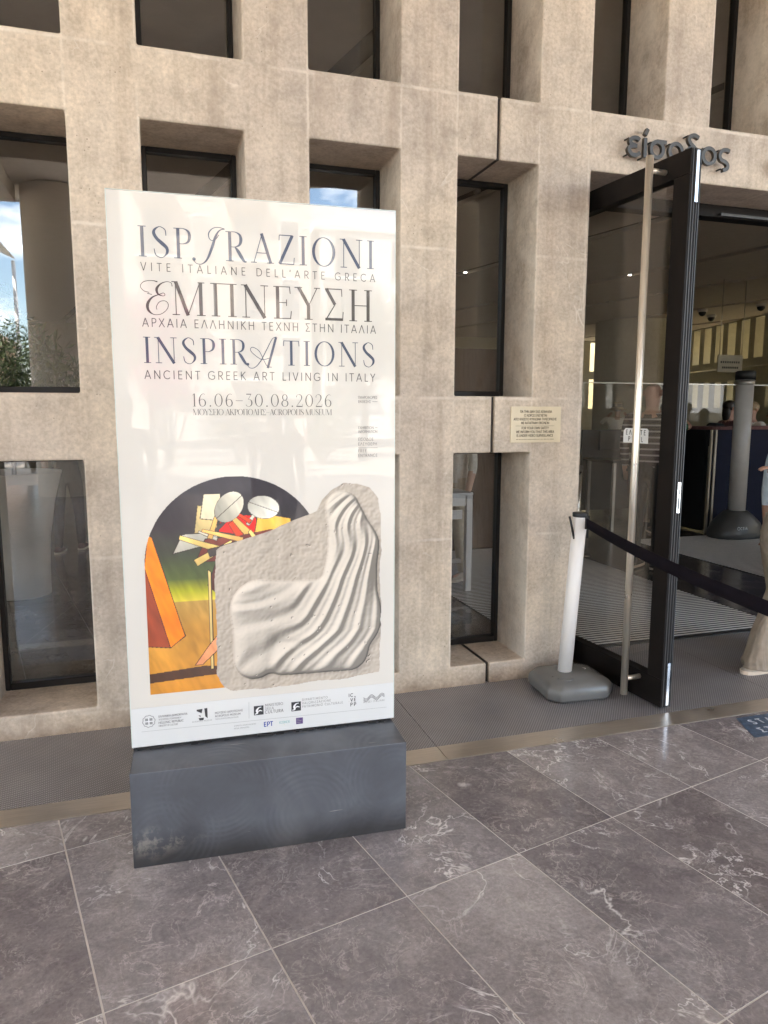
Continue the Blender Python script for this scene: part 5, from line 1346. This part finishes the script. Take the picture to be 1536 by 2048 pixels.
    # face: nose, ears
    def blob(name, c, r3, m, n=12):
        q = MB(); vs_, fs2 = [], []
        for i in range(n // 2 + 1):
            for k in range(n):
                a, e = 2 * PI * k / n, PI * i / (n // 2) - PI / 2
                vs_.append(((c[0] + r3[0] * math.cos(a) * math.cos(e)) * h, (c[1] + r3[1] * math.sin(a) * math.cos(e)) * h, (c[2] + r3[2] * math.sin(e)) * h))
        for i in range(n // 2):
            for k in range(n): fs2.append((i * n + k, i * n + (k + 1) % n, (i + 1) * n + (k + 1) % n, (i + 1) * n + k))
        q.add(vs_, fs2, smooth=True); return q.build(name, m, root)
    hy_ = lean + .006
    blob('nose', (0, hy_ + .058, .918), (.007, .011, .012), M[skin], 8)
    for s in (-1, 1):
        blob('ear', (s * .046, hy_ - .004, .922), (.006, .011, .017), M[skin], 8); blob('eye', (s * .018, hy_ + .050, .931), (.006, .004, .004), M['hair_dark'], 8)
    blob('mouth', (0, hy_ + .050, .896), (.014, .004, .003), M['maroon_cloth'], 8)
    if not bald:
        hr = blob('hair', (0, hy_ - .010, .945), (.051, .060, .050), M[hair], 16)
        if hair_len: blob('hair', (0, hy_ - .036, .945 - hair_len), (.045, .030, hair_len + .02), M[hair], 14)
    if hat:
        q = MB(); cy = (hy_ - .006) * h
        q.lathe([(.056 * h, .940 * h), (.125 * h, .930 * h), (.128 * h, .926 * h), (.066 * h, .950 * h), (.064 * h, 1.0 * h), (.055 * h, 1.028 * h), (.001, 1.03 * h)], (0, cy, 0), 24, cap=False)
        q.build('hat', M[hat], root)
        for zz in (.972, .986, 1.0): r = MB(); r.lathe([(.0665 * h, (zz - .0045) * h), (.0660 * h, (zz + .0045) * h)], (0, cy, 0), 24, cap=False); r.build('hat_band', M['hair_dark'], root)
    if skirt:
        q = MB(); q.lathe([(.105 * h, .25 * h), (.112 * h, .30 * h), (.10 * h, .42 * h), (.085 * h, .52 * h), (.066 * h, .60 * h)], (0, 0, 0), 24, cap=False); q.build('skirt', M[legs], root)
    for s, st in ((-1, stance[0]), (1, stance[1])):
        x, y = s * .057 * h, st * h; k_ = h / 1.7; q = MB(); NS = 12
        sec = [(-.086, .022, .050), (-.080, .032, .068), (-.055, .038, .080), (-.015, .040, .086), (.02, .0415, .082), (.06, .045, .066), (.10, .047, .053), (.14, .043, .043), (.170, .032, .036), (.186, .014, .028)]
        vs_ = []
        for yy, w, hh in sec:
            for k in range(NS):
                t_ = PI * k / (NS - 1); vs_.append((x + w * k_ * math.copysign(abs(math.cos(t_)) ** .7, math.cos(t_)), y + yy * k_, (.017 + (hh - .017) * math.sin(t_) ** .8) * k_))
        fs2 = [tuple(range(NS)), tuple(range(len(vs_) - 1, len(vs_) - NS - 1, -1))]
        for i in range(len(sec) - 1):
            for k in range(NS - 1): fs2.append((i * NS + k, (i + 1) * NS + k, (i + 1) * NS + k + 1, i * NS + k + 1))
        q.add(vs_, fs2, smooth=True); so = q.build('shoe', M[shoe], root)
        q = MB(); ol = [(x + sg_ * (w + .003) * k_, y + yy * k_) for sg_ in (1, -1) for yy, w, hh in (sec if sg_ > 0 else sec[::-1])]
        ol = [p_ for p_ in ol]; ol.insert(len(sec), (x, y + .192 * k_)); q.prism(ol, 0, .024 * k_); q.build('sole', M['sole'], so, .003, 2)
        q = MB()
        for j in range(3): yy = .035 + .022 * j; hz_ = (.078 - .010 * j) * k_; q.tube([(x - .020 * k_, y + yy * k_, hz_ - .008 * k_), (x, y + yy * k_, hz_ + .002), (x + .020 * k_, y + yy * k_, hz_ - .008 * k_)], .0022, 6)
        q.build('laces', M['white_shirt'], so)
        if wide > 1.5:
            S_n = 'L' if s < 0 else 'R'; q = MB(); NR = 36; vs_, fs2 = [], []
            path = [(J['hi' + S_n], .072, .080), (tuple((Vector(J['hi' + S_n]) + Vector(J['kn' + S_n])) / 2), .064, .074), (J['kn' + S_n], .058, .072), (tuple((Vector(J['kn' + S_n]) + Vector(J['an' + S_n])) / 2 + Vector((0, .004, 0))), .060, .082), (J['an' + S_n], .066, .096), ((J['an' + S_n][0], J['an' + S_n][1] + .004, .022), .068, .100)]
            fine_ = []
            for i in range(len(path) - 1):
                for t_ in np.linspace(0, 1, 7)[:-1]: fine_.append(tuple(Vector(path[i][0]).lerp(Vector(path[i + 1][0]), t_)) + (path[i][1] + (path[i + 1][1] - path[i][1]) * t_, path[i][2] + (path[i + 1][2] - path[i][2]) * t_))
            fine_.append(tuple(path[-1][0]) + path[-1][1:])
            for i, (cx, cy, cz, rx, ry) in enumerate(fine_):
                u_ = i / (len(fine_) - 1)
                for k in range(NR):
                    a_ = 2 * PI * k / NR; m_ = 1 + u_ * (.055 * math.sin(4 * a_ + 1.2 * u_ + s) + .045 * math.sin(7 * a_ + 3 * u_)) + .02 * math.sin(9 * u_ * PI + 2 * a_) * (.4 + u_)
                    vs_.append(((cx + rx * math.cos(a_) * m_) * h, (cy + ry * math.sin(a_) * m_) * h, cz * h))
            for i in range(len(fine_) - 1):
                for k in range(NR): fs2.append((i * NR + k, i * NR + (k + 1) % NR, (i + 1) * NR + (k + 1) % NR, (i + 1) * NR + k))
            q.add(vs_, fs2, smooth=True); tl = q.build('trouser_leg', M[legs], root)
            md = tl.modifiers.new('cloth', 'SOLIDIFY'); md.thickness = .004
    if bag:
        q = MB(); q.box((-.085 * h, (lean * .7 - .155) * h, .60 * h), (.085 * h, (lean * .7 - .062) * h, .80 * h)); q.build('backpack', M['black_cloth'], root, .03 * h, 3)
    return root

person('person in loose beige trousers and pale blue shirt walking in beyond the belt', (3.83, 3.52, 0), R(90), 1.68, 'blue_shirt', 'beige', 'skin2', 'hair_dark', {'L': ((-.12, .06, .70), (-.06, .142, .738)), 'R': ((.15, -.01, .64), (.14, -.01, .50))},
       (.150, -.10), wide=1.95, sleeves=1.2, bulk=1.06, fingers=True, hair_len=.05)
bn = bpy.data.objects.new('bangle', None)
ban = MB()
person('person in off-white shirt and sand trousers standing behind the white steel table', (2.68, 6.30, .008), R(115), 1.70, 'white_shirt', 'sand', 'skin', 'hair_fair', None, (-.02, .05), wide=1.12, bulk=1.1, sleeves=1.1)
person('person from behind in striped straw hat, white top and dark skirt', (10.29, 14.57, .0), R(-35), 1.76, 'white_shirt', 'black_cloth', 'skin2', 'hair_dark', {'L': ((-.21, .05, .74), (-.09, .10, .87)), 'R': ((.21, .05, .74), (.10, .10, .87))},
       (.0, .03), hat='straw', skirt=True, sleeves=.5, bulk=1.4, shoe='white_shirt')
person('bald person in dark striped knit shirt seen through the open glass door', (4.74, 6.15, .008), R(-60), 1.92, 'stripes', 'black_cloth', 'skin', 'hair_dark', None, (.0, .03), bald=True, bulk=1.12, sleeves=1.3, shoe='black_cloth')
person('person in green top raising one hand to the head beside the door edge', (6.36, 7.95, .0), R(-20), 1.74, 'green_cloth', 'black_cloth', 'skin2', 'hair_dark', {'R': ((.19, .03, .80), (.06, .05, .92)), 'L': ((-.13, .04, .64), (-.05, .13, .60))}, (.0, .02), sleeves=.25, shoe='black_cloth')
person('person with dark hair and backpack behind the counter left of the pillar', (8.28, 9.05, .0), R(-100), 1.78, 'maroon_cloth', 'black_cloth', 'skin2', 'hair_dark', None, (.0, .02), lean=.05, bag=True, sleeves=.3, hair_len=.06, shoe='black_cloth')
person('fair-haired person in cream sleeveless top with black strap behind the navy counter', (8.74, 8.98, .0), R(100), 1.76, 'white_shirt', 'black_cloth', 'skin2', 'hair_fair', None, (.0, .02), sleeves=.1, bag=True, shoe='black_cloth')
person('dark-haired person at the right end of the counter, half hidden by the frame edge', (9.15, 8.95, .0), R(30), 1.66, 'black_cloth', 'black_cloth', 'skin2', 'hair_dark', None, (.0, .02), sleeves=.3, hair_len=.06, shoe='black_cloth')
person('person in dark trousers and red shoes walking away inside behind the lower left window', (-.95, 8.9, .0), R(-10), 1.68, 'black_cloth', 'black_cloth', 'skin', 'hair_dark', None, (-.06, .08), shoe='maroon_cloth')
# visitors waiting under the canopy behind the camera, mirrored faintly in the poster glass
person('person in black jacket waiting under the canopy behind the camera on the left', (-.55, -1.9, 0), R(10), 1.74, 'black_cloth', 'black_cloth', 'skin', 'hair_dark', None, (.0, .02), bulk=1.1, sleeves=1.5, group='visitors waiting under the canopy')
person('person in brown coat waiting under the canopy behind the camera in the middle', (.85, -1.7, 0), R(-8), 1.70, 'brown_cloth', 'black_cloth', 'skin', 'hair_dark', None, (.0, .02), bulk=1.2, sleeves=1.5, group='visitors waiting under the canopy', hair_len=.05)
person('slim person in white shirt crossing the sunny plaza with a backpack', (2.6, -13.5, -.012), R(60), 1.72, 'white_shirt', 'black_cloth', 'skin2', 'hair_dark', None, (-.08, .1), bag=True)
# gold bangles on the walking person's wrist
q = MB()
for k in range(3):
    c = Vector((3.580 + .011 * k, 3.42 + .004 * k, 1.236 - .003 * k)); q.tube([c + Vector((.012 * math.sin(a) * .4, .044 * math.cos(a), .044 * math.sin(a))) for a in np.linspace(0, 2 * PI, 26)], .0045, 8, cap=False)
wk = [o for o in bpy.data.objects if o.name == 'person'][0]
W(q.build('bangle', M['gold'], wk))
bpy.data.objects.remove(bn)

# ------------------------------------------------------------------ surroundings that the glass mirrors
def tree(name, label, x, y, h, r, nl, seed, m='leaf', trunk=.16, group='trees on the plaza'):
    t = empty(name, (x, y, 0)); tag(t, label, 'tree', group); rr = random.Random(seed)
    q = MB(); top = Vector((x, y, h * .62)); q.tube([(x, y, -.05), (x + .08, y + .05, h * .3), tuple(top)], [trunk, trunk * .75, trunk * .45], 10)
    cs = []
    for k in range(9):
        a = rr.uniform(0, 2 * PI); e = rr.uniform(.1, 1.2); L = r * rr.uniform(.6, 1.0)
        tip = top + Vector((math.cos(a) * math.cos(e) * L, math.sin(a) * math.cos(e) * L, math.sin(e) * L)); s = Vector((x + .05, y + .03, h * rr.uniform(.32, .6)))
        q.tube([s, s.lerp(tip, .5) + Vector((0, 0, .15)), tip], [trunk * .4, trunk * .25, .015], 6); cs.append(tuple(tip)); cs.append(tuple(s.lerp(tip, .7)))
    W(q.build('trunk', M['bark'], t)); c = leaves('crown', cs, nl, r * .42, .07, M[m], t, seed)
    return t
def bush(label, x, y, h, r, nl, seed, m='leaf', group='oleander bushes along the plaza'):
    t = empty('oleander_bush', (x, y, 0)); tag(t, label, 'bush', group); rr = random.Random(seed); q = MB(); cs = []
    for k in range(12):
        a = rr.uniform(0, 2 * PI); d = rr.uniform(.2, 1) * r; tip = (x + d * math.cos(a), y + d * math.sin(a), h * rr.uniform(.6, 1.0)); q.tube([(x, y, -.05), tip], [.03, .008], 5); cs += [tip, (x + .6 * d * math.cos(a), y + .6 * d * math.sin(a), tip[2] * .6)]
    W(q.build('stems', M['bark'], t)); leaves('foliage', cs, nl, r * .5, .035, M[m], t, seed, 5.0); return t
tree('olive_tree', 'broad olive tree on the plaza to the left behind the camera', -6.2, -15.5, 4.8, 1.9, 5200, 11)
tree('olive_tree', 'olive tree on the plaza beyond the middle column', -1.5, -19.5, 5.0, 2.1, 5200, 12, 'leaf2')
tree('olive_tree', 'olive tree on the plaza to the right behind the camera', 5.2, -18.0, 4.8, 2.2, 5200, 13)
bush('tall green oleander bush at the left end of the plaza', -3.0, -12.4, 3.3, 1.5, 7000, 21)
bush('oleander bush beside the column', -5.6, -12.6, 2.5, 1.1, 3000, 22, 'leaf2')
bush('oleander bush in the middle of the plaza', 1.2, -16.8, 1.9, 1.2, 2600, 23)
bush('low oleander bush right of the middle', 3.6, -16.4, 1.8, 1.2, 2600, 24, 'leaf2')
t = bush('magenta flowering bougainvillea by the far buildings', -.8, -16.0, 4.6, 1.2, 3600, 25, 'pink', 'flowering bushes')
# white awning on the left
aw = empty('awning', (-5.0, -12.0, 0)); tag(aw, 'white slatted sun awning on four thin posts left of the plaza', 'awning')
for k in range(9):
    mt = Matrix.Translation((-6.9 + k * .42, -12.2, 5.75)) @ Matrix.Rotation(R(24), 4, 'Y'); W(box('slat', (-.19, -2.0, -.012), (.19, 2.0, .012), M['awning'], aw, mtx=mt))
for x, y in ((-7.0, -14.1), (-3.4, -14.1), (-7.0, -10.3), (-3.4, -10.3)): q = MB(); q.tube([(x, y, -.05), (x, y, 5.6)], .05, 10); W(q.build('post', M['awning'], aw))

def house(label, x0, x1, y, H, m, nf, nw, seed, d=9):
    rr = random.Random(seed); b = empty('apartment_building', ((x0 + x1) / 2, y, 0)); tag(b, label, 'building', 'apartment buildings across the street')
    W(box('wall', (x0, y - d, -.05), (x1, y, H), M[m], b)); W(box('roof', (x0 - .2, y - d - .2, H + .002), (x1 + .2, y + .25, H + .3), M['plaster_white'], b))
    fh = H / nf; ww = (x1 - x0) / nw
    for i in range(nf):
        for k in range(nw):
            cx = x0 + ww * (k + .5); z = fh * i + (.3 if i else .05); bal = (k % 2 == seed % 2) and i > 0
            q = MB(); w_ = .62 if bal else .48; q.box((cx - w_ - .1, y + .002, z + .0), (cx + w_ + .1, y + .09, z + 2.35)); fr = W(q.build('window', M['plaster_white'] if not bal else M['shutter'], b))
            W(box('glazing', (cx - w_, y + .0905, z + .1), (cx + w_, y + .11, z + 2.22), M['far_glass'] if rr.random() < .6 else M['shutter'], fr))
            if bal:
                q = MB(); q.box((cx - ww * .48, y + .12, z - .22), (cx + ww * .48, y + 1.3, z - .06)); bo = W(q.build('balcony', M['plaster_white'], b))
                q = MB(); q.box((cx - ww * .48, y + 1.24, z + .86), (cx + ww * .48, y + 1.3, z + .92))
                for j in range(12): xx = cx - ww * .47 + ww * .94 * j / 11; q.box((xx - .012, y + 1.255, z - .06), (xx + .012, y + 1.285, z + .86))
                W(q.build('railing', M['shutter'], bo))
house('five-storey pink cream apartment building across the street, middle', -5.4, 6.2, -36.2, 15.5, 'plaster_pink', 5, 5, 1)
house('white apartment building across the street, right of the pink one', 6.8, 19, -36.6, 11.6, 'plaster_white', 4, 4, 2)
house('low two-storey cream building across the street, left of the pink one', -21, -8.2, -36.4, 5.6, 'plaster_pink', 2, 4, 3)
